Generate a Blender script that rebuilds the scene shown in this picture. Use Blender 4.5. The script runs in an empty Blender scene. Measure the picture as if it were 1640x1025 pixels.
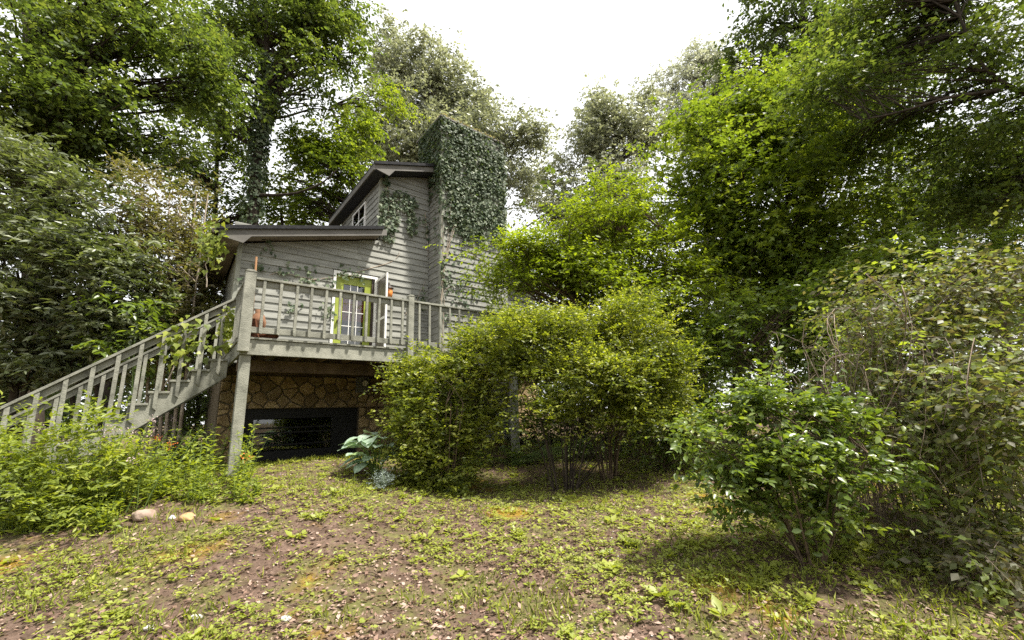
import bpy, bmesh, math
import numpy as np
from math import sin, cos, radians, pi
from mathutils import Vector, Matrix

# ------------------------------------------------------------------ camera, sky, sun, exposure
EYE = 1.55
PITCH, ROLL, FPX = 12.57, -1.9, 676.0
SUN_TO = Vector((0.40, -0.10, 0.88)).normalized()          # direction towards the sun
EXPOSURE = 1.2
scn = bpy.context.scene
col = scn.collection
cam_d = bpy.data.cameras.new("camera"); cam = bpy.data.objects.new("camera", cam_d); col.objects.link(cam)
cam_d.sensor_width = 36; cam_d.lens = 36 * FPX / 1640; cam_d.clip_start = 0.05; cam_d.clip_end = 2000
_p, _r = radians(PITCH), radians(ROLL)
_fw = Vector((0, cos(_p), sin(_p))); _rt = Vector((1, 0, 0)); _up = _rt.cross(_fw)
EX = _rt * cos(_r) + _up * sin(_r); EY = _up * cos(_r) - _rt * sin(_r)
cam.matrix_world = Matrix(((EX.x, EY.x, -_fw.x, 0), (EX.y, EY.y, -_fw.y, 0), (EX.z, EY.z, -_fw.z, EYE), (0, 0, 0, 1)))
scn.camera = cam

world = bpy.data.worlds.new("World"); scn.world = world; world.use_nodes = True
wn = world.node_tree.nodes; wl = world.node_tree.links; wn.clear()
sky = wn.new('ShaderNodeTexSky'); sky.sky_type = 'NISHITA'; sky.sun_disc = False
sky.sun_elevation = math.asin(SUN_TO.z); sky.sun_rotation = math.atan2(SUN_TO.x, SUN_TO.y)
sky.air_density = 1.0; sky.dust_density = 3.0
veil = wn.new('ShaderNodeMix'); veil.data_type = 'RGBA'; veil.inputs[0].default_value = 0.92
veil.inputs[7].default_value = (7.0, 7.05, 7.1, 1)          # thin bright cloud over the whole sky
bgn = wn.new('ShaderNodeBackground'); bgn.inputs[1].default_value = 0.1
wo = wn.new('ShaderNodeOutputWorld')
wl.new(sky.outputs[0], veil.inputs[6]); wl.new(veil.outputs[2], bgn.inputs[0]); wl.new(bgn.outputs[0], wo.inputs[0])

sun_d = bpy.data.lights.new("sun", 'SUN'); sun_d.energy = 5.0; sun_d.angle = radians(4); sun_d.color = (1, .95, .86)
sun = bpy.data.objects.new("sun", sun_d); col.objects.link(sun)
sun.rotation_euler = SUN_TO.to_track_quat('Z', 'Y').to_euler(); sun.location = (6, -6, 14)

scn.view_settings.view_transform = 'Standard'; scn.view_settings.look = 'None'
scn.view_settings.exposure = EXPOSURE; scn.view_settings.gamma = 1.0; scn.view_settings.use_curve_mapping = False
scn.render.engine = 'CYCLES'
cy = scn.cycles
cy.max_bounces = 7; cy.diffuse_bounces = 3; cy.glossy_bounces = 3; cy.transmission_bounces = 5; cy.transparent_max_bounces = 8
cy.caustics_reflective = False; cy.caustics_refractive = False
cy.use_denoising = False
cy.sample_clamp_indirect = 6

R = np.random.default_rng(11)

# ------------------------------------------------------------------ helpers
def tag(o, label=None, cat=None, group=None, kind=None):
    if label: o['label'] = label
    if cat: o['category'] = cat
    if group: o['group'] = group
    if kind: o['kind'] = kind
    return o

def empty(name, loc=(0, 0, 0), rz=0.0):
    o = bpy.data.objects.new(name, None); o.empty_display_size = .2
    col.objects.link(o); o.location = loc; o.rotation_euler = (0, 0, rz)
    return o

def link(name, me, mat, parent=None, loc=None):
    o = bpy.data.objects.new(name, me); col.objects.link(o)
    if mat is not None and not me.materials: me.materials.append(mat)
    if parent is not None: o.parent = parent
    if loc is not None: o.location = loc
    return o

def mesh_np(name, verts, faces, rnd=None, smooth=False):
    """verts (n,3); faces (m,k) constant k"""
    me = bpy.data.meshes.new(name)
    verts = np.ascontiguousarray(verts, dtype=np.float32); faces = np.ascontiguousarray(faces, dtype=np.int32)
    me.vertices.add(len(verts)); me.vertices.foreach_set('co', verts.ravel())
    m, k = faces.shape
    me.loops.add(m * k); me.loops.foreach_set('vertex_index', faces.ravel())
    me.polygons.add(m); me.polygons.foreach_set('loop_start', np.arange(0, m * k, k, dtype=np.int32))
    if smooth: me.polygons.foreach_set('use_smooth', np.ones(m, dtype=bool))
    me.update(calc_edges=True)
    if rnd is not None:
        a = me.attributes.new('rnd', 'FLOAT', 'FACE'); a.data.foreach_set('value', np.ascontiguousarray(rnd, dtype=np.float32))
    return me

class MB:
    """collects boxes, bars, prisms into one mesh"""
    def __init__(s): s.v = []; s.f = []
    def add(s, vs, fs):
        n = len(s.v); s.v += [tuple(q) for q in vs]; s.f += [tuple(i + n for i in f) for f in fs]; return s
    def box(s, x0, x1, y0, y1, z0, z1):
        return s.add([(x0, y0, z0), (x1, y0, z0), (x1, y1, z0), (x0, y1, z0), (x0, y0, z1), (x1, y0, z1), (x1, y1, z1), (x0, y1, z1)],
              [(0, 3, 2, 1), (4, 5, 6, 7), (0, 1, 5, 4), (1, 2, 6, 5), (2, 3, 7, 6), (3, 0, 4, 7)])
    def prism(s, poly, axis, a, b):
        """poly: 2D points; axis: 'y' -> points are (x,z) extruded in y; 'x' -> (y,z); 'z' -> (x,y)"""
        n = len(poly)
        def mk(p, t): return {'y': (p[0], t, p[1]), 'x': (t, p[0], p[1]), 'z': (p[0], p[1], t)}[axis]
        vs = [mk(p, a) for p in poly] + [mk(p, b) for p in poly]
        fs = [tuple(range(n)), tuple(range(2 * n - 1, n - 1, -1))] + [(i, i + n, (i + 1) % n + n, (i + 1) % n) for i in range(n)]
        return s.add(vs, fs)
    def tube(s, pts, rads, n=8):
        k = len(pts); vs = []
        pts = [Vector(p) for p in pts]
        for i, p in enumerate(pts):
            t = (pts[min(i + 1, k - 1)] - pts[max(i - 1, 0)]).normalized()
            a = t.orthogonal().normalized() if i == 0 else (a - t * a.dot(t)).normalized()
            b = t.cross(a)
            r = rads[i] if hasattr(rads, '__len__') else rads
            vs += [p + (a * cos(2 * pi * j / n) + b * sin(2 * pi * j / n)) * r for j in range(n)]
        fs = [(i * n + j, i * n + (j + 1) % n, (i + 1) * n + (j + 1) % n, (i + 1) * n + j) for i in range(k - 1) for j in range(n)]
        fs += [tuple(range(n - 1, -1, -1)), tuple((k - 1) * n + j for j in range(n))]
        return s.add(vs, fs)
    def lathe(s, prof, c=(0, 0, 0), n=16):
        vs = [(c[0] + r * cos(2 * pi * j / n), c[1] + r * sin(2 * pi * j / n), c[2] + z) for r, z in prof for j in range(n)]
        k = len(prof)
        fs = [(i * n + j, i * n + (j + 1) % n, (i + 1) * n + (j + 1) % n, (i + 1) * n + j) for i in range(k - 1) for j in range(n)]
        fs += [tuple(range(n - 1, -1, -1)), tuple((k - 1) * n + j for j in range(n))]
        return s.add(vs, fs)
    def build(s, name, mat, parent=None, bevel=0.0, smooth=False, loc=None):
        me = bpy.data.meshes.new(name); me.from_pydata(s.v, [], s.f)
        bm = bmesh.new(); bm.from_mesh(me)
        bmesh.ops.recalc_face_normals(bm, faces=bm.faces)
        if bevel: bmesh.ops.bevel(bm, geom=list(bm.edges), offset=bevel, segments=1, affect='EDGES', clamp_overlap=True)
        bm.to_mesh(me); bm.free()
        if smooth: me.polygons.foreach_set('use_smooth', np.ones(len(me.polygons), dtype=bool))
        return link(name, me, mat, parent, loc)

def unit(a): return a / np.maximum(np.linalg.norm(a, axis=-1, keepdims=True), 1e-9)

def P(px, py, y):
    """world point on the ray of a photo pixel at world depth y"""
    d = _fw + EX * ((px - 820) / FPX) - EY * ((py - 512.5) / FPX)
    t = y / d.y
    return np.array([d.x * t, y, EYE + d.z * t])

def smst(t): t = np.clip(t, 0, 1); return t * t * (3 - 2 * t)

HROT = radians(38.83)
HU = np.array([cos(HROT), sin(HROT)]); HV = np.array([-sin(HROT), cos(HROT)])

_gn = np.random.default_rng(5); _gw = _gn.normal(0, 1, (14, 2)) * np.array([1.3]); _gp = _gn.uniform(0, 6.28, 14)
def ground_h(x, y):
    x = np.asarray(x, float); y = np.asarray(y, float)
    v = x * HV[0] + y * HV[1]
    h = .07 * np.clip(y - 2, 0, 12) + .15 * smst((y - 3) / 2.5)
    h = h + .36 * smst((-x - .2) / 3.7) * smst((y - 2.8) / 3.2) * (1 - .55 * smst((v - 7.7) / 2.0)) * (1 - .3 * smst((-x - 4.8) / 2.5))
    n = 0
    for (a, b), p in zip(_gw, _gp): n = n + np.sin(a * x + b * y + p)
    return h + .012 * n

def noise2(x, y, seed, scale):
    """smooth value noise 0..1"""
    g = np.random.default_rng(seed).random((64, 64))
    def one(x, y):
        xi = np.floor(x).astype(int); yi = np.floor(y).astype(int); fx = smst(x - xi); fy = smst(y - yi)
        a = g[xi % 64, yi % 64]; b = g[(xi + 1) % 64, yi % 64]; c = g[xi % 64, (yi + 1) % 64]; d = g[(xi + 1) % 64, (yi + 1) % 64]
        return (a * (1 - fx) + b * fx) * (1 - fy) + (c * (1 - fx) + d * fx) * fy
    x = np.asarray(x) / scale; y = np.asarray(y) / scale
    return .55 * one(x, y) + .3 * one(x * 2.1 + 7, y * 2.1 + 3) + .15 * one(x * 4.3 + 1, y * 4.3 + 9)

# ------------------------------------------------------------------ materials
def mat_new(name):
    m = bpy.data.materials.new(name); m.use_nodes = True
    nt = m.node_tree; nt.nodes.clear()
    out = nt.nodes.new('ShaderNodeOutputMaterial')
    return m, nt, out

def ramp(nt, cols, src):
    r = nt.nodes.new('ShaderNodeValToRGB'); cr = r.color_ramp
    while len(cr.elements) < len(cols): cr.elements.new(.5)
    for i, (pos, c) in enumerate(cols):
        cr.elements[i].position = pos; cr.elements[i].color = (*c, 1)
    nt.links.new(src, r.inputs[0]); return r.outputs[0]

def leaf_mat(name, cols, trans=.42, tint=(2.6, 2.5, .7), rough=.45, spec=.35):
    m, nt, out = mat_new(name); N = nt.nodes; L = nt.links
    at = N.new('ShaderNodeAttribute'); at.attribute_name = 'rnd'
    k = len(cols); c = ramp(nt, [(i / (k - 1), q) for i, q in enumerate(cols)], at.outputs['Fac'])
    pb = N.new('ShaderNodeBsdfPrincipled'); pb.inputs['Roughness'].default_value = rough; pb.inputs['Specular IOR Level'].default_value = spec
    L.new(c, pb.inputs['Base Color'])
    mu = N.new('ShaderNodeMix'); mu.data_type = 'RGBA'; mu.blend_type = 'MULTIPLY'; mu.inputs[0].default_value = 1; mu.inputs[7].default_value = (*tint, 1)
    L.new(c, mu.inputs[6])
    tr = N.new('ShaderNodeBsdfTranslucent'); L.new(mu.outputs[2], tr.inputs[0])
    mx = N.new('ShaderNodeMixShader'); mx.inputs[0].default_value = trans
    L.new(pb.outputs[0], mx.inputs[1]); L.new(tr.outputs[0], mx.inputs[2]); L.new(mx.outputs[0], out.inputs[0])
    return m

def noise_mat(name, cols, scale=6, rough=.8, spec=.3, bump=.0, bscale=40, stretch=(1, 1, 1), detail=6, objrand=0.0, metal=0):
    m, nt, out = mat_new(name); N = nt.nodes; L = nt.links
    tc = N.new('ShaderNodeTexCoord'); mp = N.new('ShaderNodeMapping'); mp.inputs['Scale'].default_value = stretch
    L.new(tc.outputs['Object'], mp.inputs[0])
    oi = N.new('ShaderNodeObjectInfo')
    vm = N.new('ShaderNodeVectorMath'); vm.operation = 'MULTIPLY_ADD'; vm.inputs[1].default_value = (1, 1, 1)
    cx = N.new('ShaderNodeCombineXYZ'); mm = N.new('ShaderNodeMath'); mm.operation = 'MULTIPLY'; mm.inputs[1].default_value = 37
    L.new(oi.outputs['Random'], mm.inputs[0]); L.new(mm.outputs[0], cx.inputs[0]); L.new(mm.outputs[0], cx.inputs[2])
    L.new(mp.outputs[0], vm.inputs[0]); L.new(cx.outputs[0], vm.inputs[2])
    no = N.new('ShaderNodeTexNoise'); no.inputs['Scale'].default_value = scale; no.inputs['Detail'].default_value = detail; no.inputs['Roughness'].default_value = .65
    L.new(vm.outputs[0], no.inputs['Vector'])
    k = len(cols); c = ramp(nt, [(.28 + .44 * i / max(k - 1, 1), q) for i, q in enumerate(cols)], no.outputs[0])
    pb = N.new('ShaderNodeBsdfPrincipled'); pb.inputs['Roughness'].default_value = rough; pb.inputs['Specular IOR Level'].default_value = spec; pb.inputs['Metallic'].default_value = metal
    if objrand:
        hs = N.new('ShaderNodeHueSaturation'); mr = N.new('ShaderNodeMapRange'); mr.inputs[3].default_value = 1 - objrand; mr.inputs[4].default_value = 1 + objrand
        L.new(oi.outputs['Random'], mr.inputs[0]); L.new(mr.outputs[0], hs.inputs['Value']); L.new(c, hs.inputs['Color']); c = hs.outputs[0]
    L.new(c, pb.inputs['Base Color'])
    if bump:
        n2 = N.new('ShaderNodeTexNoise'); n2.inputs['Scale'].default_value = bscale; n2.inputs['Detail'].default_value = 5
        L.new(vm.outputs[0], n2.inputs['Vector'])
        bp = N.new('ShaderNodeBump'); bp.inputs['Strength'].default_value = bump; bp.inputs['Distance'].default_value = .02
        L.new(n2.outputs[0], bp.inputs['Height']); L.new(bp.outputs[0], pb.inputs['Normal'])
    L.new(pb.outputs[0], out.inputs[0])
    return m

M = {}
M['siding'] = noise_mat('weathered_grey_siding', [(.085, .083, .070), (.185, .185, .164), (.25, .25, .222), (.31, .31, .278)], 2.6, .7, .25, .25, 60, (.35, 1, 4), 8, .10)
M['trim'] = noise_mat('grey_green_trim', [(.16, .16, .13), (.235, .24, .20), (.29, .29, .245)], 3, .6, .3, .15, 50, (1, 1, 1), 8, .07)
M['fascia'] = noise_mat('brown_grey_fascia', [(.085, .079, .07), (.125, .117, .103), (.16, .15, .134)], 3, .65, .3, .1, 50, (.4, 1, 1), 8, .04)
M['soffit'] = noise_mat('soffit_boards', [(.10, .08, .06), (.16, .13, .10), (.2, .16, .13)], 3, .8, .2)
M['soffitdark'] = noise_mat('shade_toned_soffit', [(.025, .025, .03), (.045, .045, .05)], 3, .8, .2)  # shade under the upper overhang is put into this darker colour
M['deckwood'] = noise_mat('grey_green_deck_paint', [(.08, .078, .06), (.175, .175, .142), (.24, .238, .195), (.30, .295, .245)], 5, .65, .25, .35, 60, (1, 1, 1), 12, .16)
M['rawwood'] = noise_mat('old_joist_wood', [(.05, .035, .022), (.10, .07, .045), (.15, .11, .075)], 5, .85, .15)
M['shingle'] = noise_mat('black_shingles', [(.010, .010, .012), (.02, .02, .022), (.03, .03, .03)], 12, .85, .2, .6, 90)
M['stone'] = None
M['mortar'] = noise_mat('dark_mortar', [(.11, .09, .06), (.18, .148, .105)], 9, .95, .1, .5, 60)
M['white'] = noise_mat('white_paint', [(.62, .61, .57), (.8, .79, .76)], 4, .45, .4)
M['green'] = noise_mat('lime_green_door_paint', [(.19, .235, .03), (.255, .30, .04), (.29, .335, .055)], 3, .4, .4)
M['darkmetal'] = noise_mat('dark_bronze_metal', [(.02, .014, .010), (.05, .03, .02)], 8, .5, .5)
M['black'] = noise_mat('black_window_wood', [(.008, .008, .008), (.018, .017, .015)], 6, .6, .3)
M['greymetal'] = noise_mat('grey_meter_metal', [(.12, .12, .115), (.19, .19, .18)], 5, .5, .4)
M['terracotta'] = noise_mat('terracotta', [(.17, .08, .045), (.27, .15, .085)], 9, .8, .2)
M['coir'] = noise_mat('brown_coir', [(.05, .02, .01), (.13, .055, .03)], 30, .95, .1, .8, 80)
M['broomwood'] = noise_mat('orange_brown_wood', [(.26, .13, .055), (.36, .20, .10)], 6, .55, .3, 0, 40, (1, 1, .1))
M['amber'] = noise_mat('amber_glass', [(.55, .17, .04), (.75, .30, .08)], 6, .15, .5)
M['red'] = noise_mat('red_curtain', [(.42, .03, .025), (.6, .06, .05)], 10, .9, .1)
M['cream'] = noise_mat('cream_cushion', [(.34, .25, .15), (.5, .40, .27)], 6, .9, .1)
M['screen'] = noise_mat('grey_brown_storm_panel', [(.10, .085, .075), (.17, .15, .135)], 5, .35, .4)
M['bark'] = noise_mat('grey_brown_bark', [(.03, .024, .018), (.075, .06, .045), (.12, .10, .08)], 7, .95, .1, .9, 22, (1, 1, .25), 8)
M['barkdark'] = noise_mat('dark_bark', [(.016, .013, .010), (.045, .036, .028), (.08, .066, .052)], 7, .95, .1, .9, 22, (1, 1, .25), 8)
M['twig'] = noise_mat('pale_dry_twig', [(.20, .155, .115), (.36, .30, .235), (.48, .42, .345)], 6, .9, .1)
M['cane'] = noise_mat('grey_brown_cane', [(.09, .068, .05), (.20, .155, .12), (.34, .28, .22)], 9, .9, .1, .4, 60, (1, 1, 1), 8, .3)
M['stem'] = noise_mat('brown_shrub_stem', [(.05, .035, .022), (.11, .08, .055), (.17, .13, .09)], 8, .9, .1)
M['greenstem'] = noise_mat('green_stem', [(.08, .13, .03), (.14, .20, .05)], 8, .6, .3)
M['rock'] = noise_mat('brown_rock', [(.14, .095, .07), (.26, .19, .15), (.34, .27, .22)], 4, .85, .2, .7, 20)
M['rockorange'] = noise_mat('orange_sandstone', [(.28, .17, .08), (.38, .25, .13), (.44, .32, .18)], 5, .85, .2, .6, 20)
M['pebble'] = noise_mat('pale_quartz', [(.25, .235, .22), (.40, .38, .36), (.52, .50, .48)], 5, .7, .3)

def glass_mat():
    m, nt, out = mat_new('window_glass'); N = nt.nodes; L = nt.links
    fr = N.new('ShaderNodeFresnel'); fr.inputs[0].default_value = 1.5
    ma = N.new('ShaderNodeMath'); ma.operation = 'MULTIPLY_ADD'; ma.inputs[1].default_value = 1.0; ma.inputs[2].default_value = .05; ma.use_clamp = True
    L.new(fr.outputs[0], ma.inputs[0])
    t = N.new('ShaderNodeBsdfTransparent'); t.inputs[0].default_value = (.75, .78, .76, 1)
    g = N.new('ShaderNodeBsdfGlossy'); g.inputs['Roughness'].default_value = .02
    no = N.new('ShaderNodeTexNoise'); no.inputs['Scale'].default_value = 3
    bp = N.new('ShaderNodeBump'); bp.inputs['Strength'].default_value = .05; L.new(no.outputs[0], bp.inputs['Height']); L.new(bp.outputs[0], g.inputs['Normal'])
    mx = N.new('ShaderNodeMixShader'); L.new(ma.outputs[0], mx.inputs[0]); L.new(t.outputs[0], mx.inputs[1]); L.new(g.outputs[0], mx.inputs[2])
    L.new(mx.outputs[0], out.inputs[0]); return m
M['glass'] = glass_mat()

def stone_mat():
    m = noise_mat('flagstone', [(.14, .092, .045), (.27, .19, .095), (.36, .27, .15), (.42, .34, .22)], 3.2, .9, .15, .7, 18, (1, 1, 1), 8, .38)
    return m
M['stone'] = stone_mat()

# leaves
M['l_azalea'] = leaf_mat('azalea_leaf', [(.042, .056, .018), (.115, .145, .028), (.25, .28, .036), (.36, .36, .12)], .42, (1.7, 1.75, .5), .4, .35)
M['l_lime'] = leaf_mat('lime_shrub_leaf', [(.065, .095, .014), (.15, .20, .02), (.27, .325, .03)], .46, (1.7, 1.7, .5), .45, .3)
M['l_maple'] = leaf_mat('maple_leaf', [(.056, .09, .016), (.12, .175, .024), (.225, .275, .04)], .52, (1.7, 1.6, .6), .45, .3)
M['l_canopy'] = leaf_mat('overhead_canopy_leaf', [(.046, .074, .02), (.086, .128, .03), (.15, .185, .048)], .52, (1.7, 1.6, .7), .45, .3)
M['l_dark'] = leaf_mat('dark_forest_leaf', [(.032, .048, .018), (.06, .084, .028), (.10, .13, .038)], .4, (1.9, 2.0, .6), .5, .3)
M['l_oak'] = leaf_mat('grey_oak_leaf', [(.13, .145, .095), (.21, .225, .15), (.31, .32, .24)], .42, (1.5, 1.5, 1.0), .35, .6)
M['l_oakpale'] = leaf_mat('hazed_oak_leaf', [(.19, .205, .155), (.28, .295, .225), (.38, .39, .32)], .42, (1.4, 1.4, 1.05), .35, .6)  # distance haze is put into this paler leaf colour
M['l_rhodo'] = leaf_mat('rhododendron_leaf', [(.06, .078, .034), (.125, .145, .07), (.23, .245, .155)], .22, (1.8, 2.0, .6), .42, .6)
M['l_ivy'] = leaf_mat('ivy_leaf', [(.035, .056, .028), (.068, .098, .052), (.11, .14, .08), (.20, .225, .15)], .22, (1.9, 2.1, .8), .58, .22)
M['l_ivydry'] = leaf_mat('dry_ivy_leaf', [(.16, .15, .07), (.28, .25, .13), (.38, .35, .24)], .3, (1.5, 1.4, .9), .5, .3)
M['l_bush'] = leaf_mat('broad_bush_leaf', [(.05, .082, .020), (.115, .165, .034), (.22, .27, .055)], .4, (1.8, 1.8, .5), .33, .5)
M['l_bramble'] = leaf_mat('bramble_leaf', [(.115, .09, .068), (.125, .13, .065), (.15, .195, .05), (.27, .34, .055)], .42, (1.7, 1.65, .6), .5, .35)
M['l_brown'] = leaf_mat('brown_twiggy_leaf', [(.10, .075, .045), (.14, .13, .05), (.18, .19, .065)], .38, (1.6, 1.6, .7), .5, .3)
M['l_weed'] = leaf_mat('weed_leaf', [(.10, .135, .022), (.19, .235, .034), (.30, .33, .06)], .42, (1.7, 1.7, .5), .45, .35)
M['l_hosta'] = leaf_mat('hosta_leaf', [(.20, .29, .20), (.30, .39, .29), (.42, .49, .40)], .25, (1.5, 1.7, .9), .4, .5)
M['l_silver'] = leaf_mat('silver_plant_leaf', [(.18, .22, .2), (.27, .31, .28)], .2, (1.3, 1.4, 1), .6, .3)
M['l_cover'] = leaf_mat('ground_cover_leaf', [(.13, .165, .03), (.25, .285, .05), (.38, .40, .09)], .4, (1.6, 1.6, .5), .45, .35)
M['l_litter'] = leaf_mat('dry_leaf_litter', [(.09, .052, .035), (.19, .118, .085), (.28, .19, .145), (.37, .285, .235)], .15, (1.3, 1.1, .9), .7, .25)
M['l_flower'] = leaf_mat('pale_pink_bloom', [(.45, .33, .33), (.6, .5, .48)], .3, (1.2, 1.1, 1.1), .6, .3)
M['l_orange'] = leaf_mat('orange_lily_petal', [(.6, .12, .02), (.75, .22, .04)], .3, (1.3, 1.1, .9), .5, .3)
M['l_purple'] = leaf_mat('purple_dead_leaf', [(.07, .035, .04), (.13, .07, .075)], .2, (1.2, 1.1, 1.1), .6, .3)

def ground_material():
    m, nt, out = mat_new('yard_soil'); N = nt.nodes; L = nt.links
    tc = N.new('ShaderNodeTexCoord')
    def noise(scale, detail=6, rough=.6):
        n = N.new('ShaderNodeTexNoise'); n.inputs['Scale'].default_value = scale; n.inputs['Detail'].default_value = detail; n.inputs['Roughness'].default_value = rough
        L.new(tc.outputs['Object'], n.inputs['Vector']); return n.outputs[0]
    base = ramp(nt, [(.25, (.028, .019, .013)), (.45, (.085, .056, .04)), (.62, (.155, .105, .08)), (.8, (.25, .19, .155))], noise(9, 12, .75))
    moss = ramp(nt, [(.0, (.10, .075, .012)), (.5, (.22, .135, .02)), (1, (.2, .17, .03))], noise(14))
    mk = ramp(nt, [(.57, (0, 0, 0)), (.66, (1, 1, 1))], noise(.9, 5))
    mx = N.new('ShaderNodeMix'); mx.data_type = 'RGBA'; L.new(mk, mx.inputs[0]); L.new(base, mx.inputs[6]); L.new(moss, mx.inputs[7])
    gk = ramp(nt, [(.49, (0, 0, 0)), (.61, (1, 1, 1))], noise(1.7, 8, .7))
    gr = ramp(nt, [(.3, (.075, .075, .025)), (.7, (.15, .145, .05))], noise(22))
    m2 = N.new('ShaderNodeMix'); m2.data_type = 'RGBA'; L.new(gk, m2.inputs[0]); L.new(mx.outputs[2], m2.inputs[6]); L.new(gr, m2.inputs[7])
    pb = N.new('ShaderNodeBsdfPrincipled'); pb.inputs['Roughness'].default_value = .95; pb.inputs['Specular IOR Level'].default_value = .15
    L.new(m2.outputs[2], pb.inputs['Base Color'])
    bp = N.new('ShaderNodeBump'); bp.inputs['Strength'].default_value = .9; bp.inputs['Distance'].default_value = .03; L.new(noise(30, 10, .7), bp.inputs['Height']); L.new(bp.outputs[0], pb.inputs['Normal'])
    L.new(pb.outputs[0], out.inputs[0]); return m
M['ground'] = ground_material()

# ------------------------------------------------------------------ the ground, one sheet to the horizon
def ground_sheet():
    def axis(n, near, far): t = np.linspace(-1, 1, n); return np.sign(t) * (near * np.abs(t) + (far - near) * np.abs(t) ** 6)
    xs = axis(181, 14, 500); ys = axis(181, 16, 500) + 5
    X, Y = np.meshgrid(xs, ys, indexing='ij'); Zz = ground_h(X, Y)
    V = np.stack([X, Y, Zz], -1).reshape(-1, 3); n = 181
    i = np.arange((n - 1) * (n - 1)); a = (i // (n - 1)) * n + i % (n - 1)
    F = np.stack([a, a + n, a + n + 1, a + 1], -1)
    o = link('ground', mesh_np('ground', V, F, smooth=True), M['ground']); tag(o, kind='structure', label='brown leaf strewn yard rising to the house')
ground_sheet()

# ------------------------------------------------------------------ house
U0, V0 = .75, 10.0
_hb = HU * U0 + HV * V0
HBASE = (float(_hb[0]), float(_hb[1]), .7)
def hl(u, v, z): return (u - U0, v - V0, z + EYE - .7)       # house coordinates -> local of a root at HBASE
DU, DV, DZ = -U0, -V0, EYE - .7
def hw(u, v, z):
    q = HU * u + HV * v; return np.array([q[0], q[1], z + EYE])

house = empty('house', HBASE, HROT)
tag(house, 'grey clapboard cabin with stone foundation, side chimney and black roof', 'house')

class HB(MB):
    """boxes given in house coordinates u, v, z (z measured from eye height)"""
    def hbox(s, u0, u1, v0, v1, z0, z1): return s.box(u0 + DU, u1 + DU, v0 + DV, v1 + DV, z0 + DZ, z1 + DZ)
    def hprism_v(s, poly, v0, v1): return s.prism([(u + DU, z + DZ) for u, z in poly], 'y', v0 + DV, v1 + DV)
    def hprism_u(s, poly, u0, u1): return s.prism([(v + DV, z + DZ) for v, z in poly], 'x', u0 + DU, u1 + DU)

RIDGE_U = 6.26
def low_roof(u): return 3.81 + (u - .41) * .2574           # top of lower rake
def up_roof(u): return 6.38 + (u - 3.43) * .325 if u < RIDGE_U else 6.38 + (2 * RIDGE_U - u - 3.43) * .325
UPW = 3.72                                                   # upper storey's left wall
URIGHT = 7.44
WBACK = 13.3
FLOOR = 1.256
EXPO = .168
DOOR = (2.74, 3.67, FLOOR, 3.40)

# sheathing behind the boards, with the door opening left open
fw = HB()
fw.hbox(.78, DOOR[0], 10.03, 10.12, .95, low_roof(.78) - .2).hbox(DOOR[0], DOOR[1], 10.03, 10.12, DOOR[3], low_roof(DOOR[0]) - .2)
fw.hprism_v([(.78, low_roof(.78) - .2), (UPW, low_roof(.78) - .2), (UPW, low_roof(UPW) - .2)], 10.03, 10.12)
fw.hbox(DOOR[1], URIGHT, 10.032, 10.118, .95, low_roof(.78) - .2)
fw.hprism_v([(UPW, low_roof(.78) - .2), (URIGHT, low_roof(.78) - .2), (URIGHT, up_roof(URIGHT) - .2), (RIDGE_U, up_roof(RIDGE_U) - .2), (UPW, up_roof(UPW) - .2)], 10.031, 10.119)
front_wall = fw.build('front_wall', M['siding'], house)
left_wall = HB().hbox(.78, .86, 10.12, WBACK, .95, low_roof(.78) - .2).build('side_wall', M['siding'], house)
HB().hbox(URIGHT - .08, URIGHT, 10.12, WBACK, .95, up_roof(URIGHT) - .2).build('side_wall', M['siding'], house)
HB().hbox(.86, URIGHT - .08, WBACK - .09, WBACK, .95, 5.5).build('back_wall', M['siding'], house)
upper_wall = HB().hbox(UPW, UPW + .08, 10.12, WBACK - .09, low_roof(UPW) - .3, up_roof(UPW) - .2).build('upper_side_wall', M['siding'], house)
HB().hbox(.86, URIGHT - .1, 10.12, WBACK - .1, FLOOR - .15, FLOOR - .02).build('floor', M['rawwood'], house)

def board(u0a, u1a, u0b, u1b, z0, z1, v, parent, wob=0):
    """lap board in the plane v: bottom edge from u0a to u1a at z0, top edge from u0b to u1b at z1"""
    t = .030
    b = HB(); q = lambda u, vv, z: (u + DU, vv + DV, z + DZ)
    b.add([q(u0a, v - t, z0), q(u1a, v - t - wob, z0), q(u1a, v + .02, z0), q(u0a, v + .02, z0),
           q(u0b, v - .004, z1), q(u1b, v - .004, z1), q(u1b, v + .02, z1), q(u0b, v + .02, z1)],
          [(0, 3, 2, 1), (4, 5, 6, 7), (0, 1, 5, 4), (1, 2, 6, 5), (2, 3, 7, 6), (3, 0, 4, 7)])
    return b.build('clapboard', M['siding'], parent)

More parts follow.
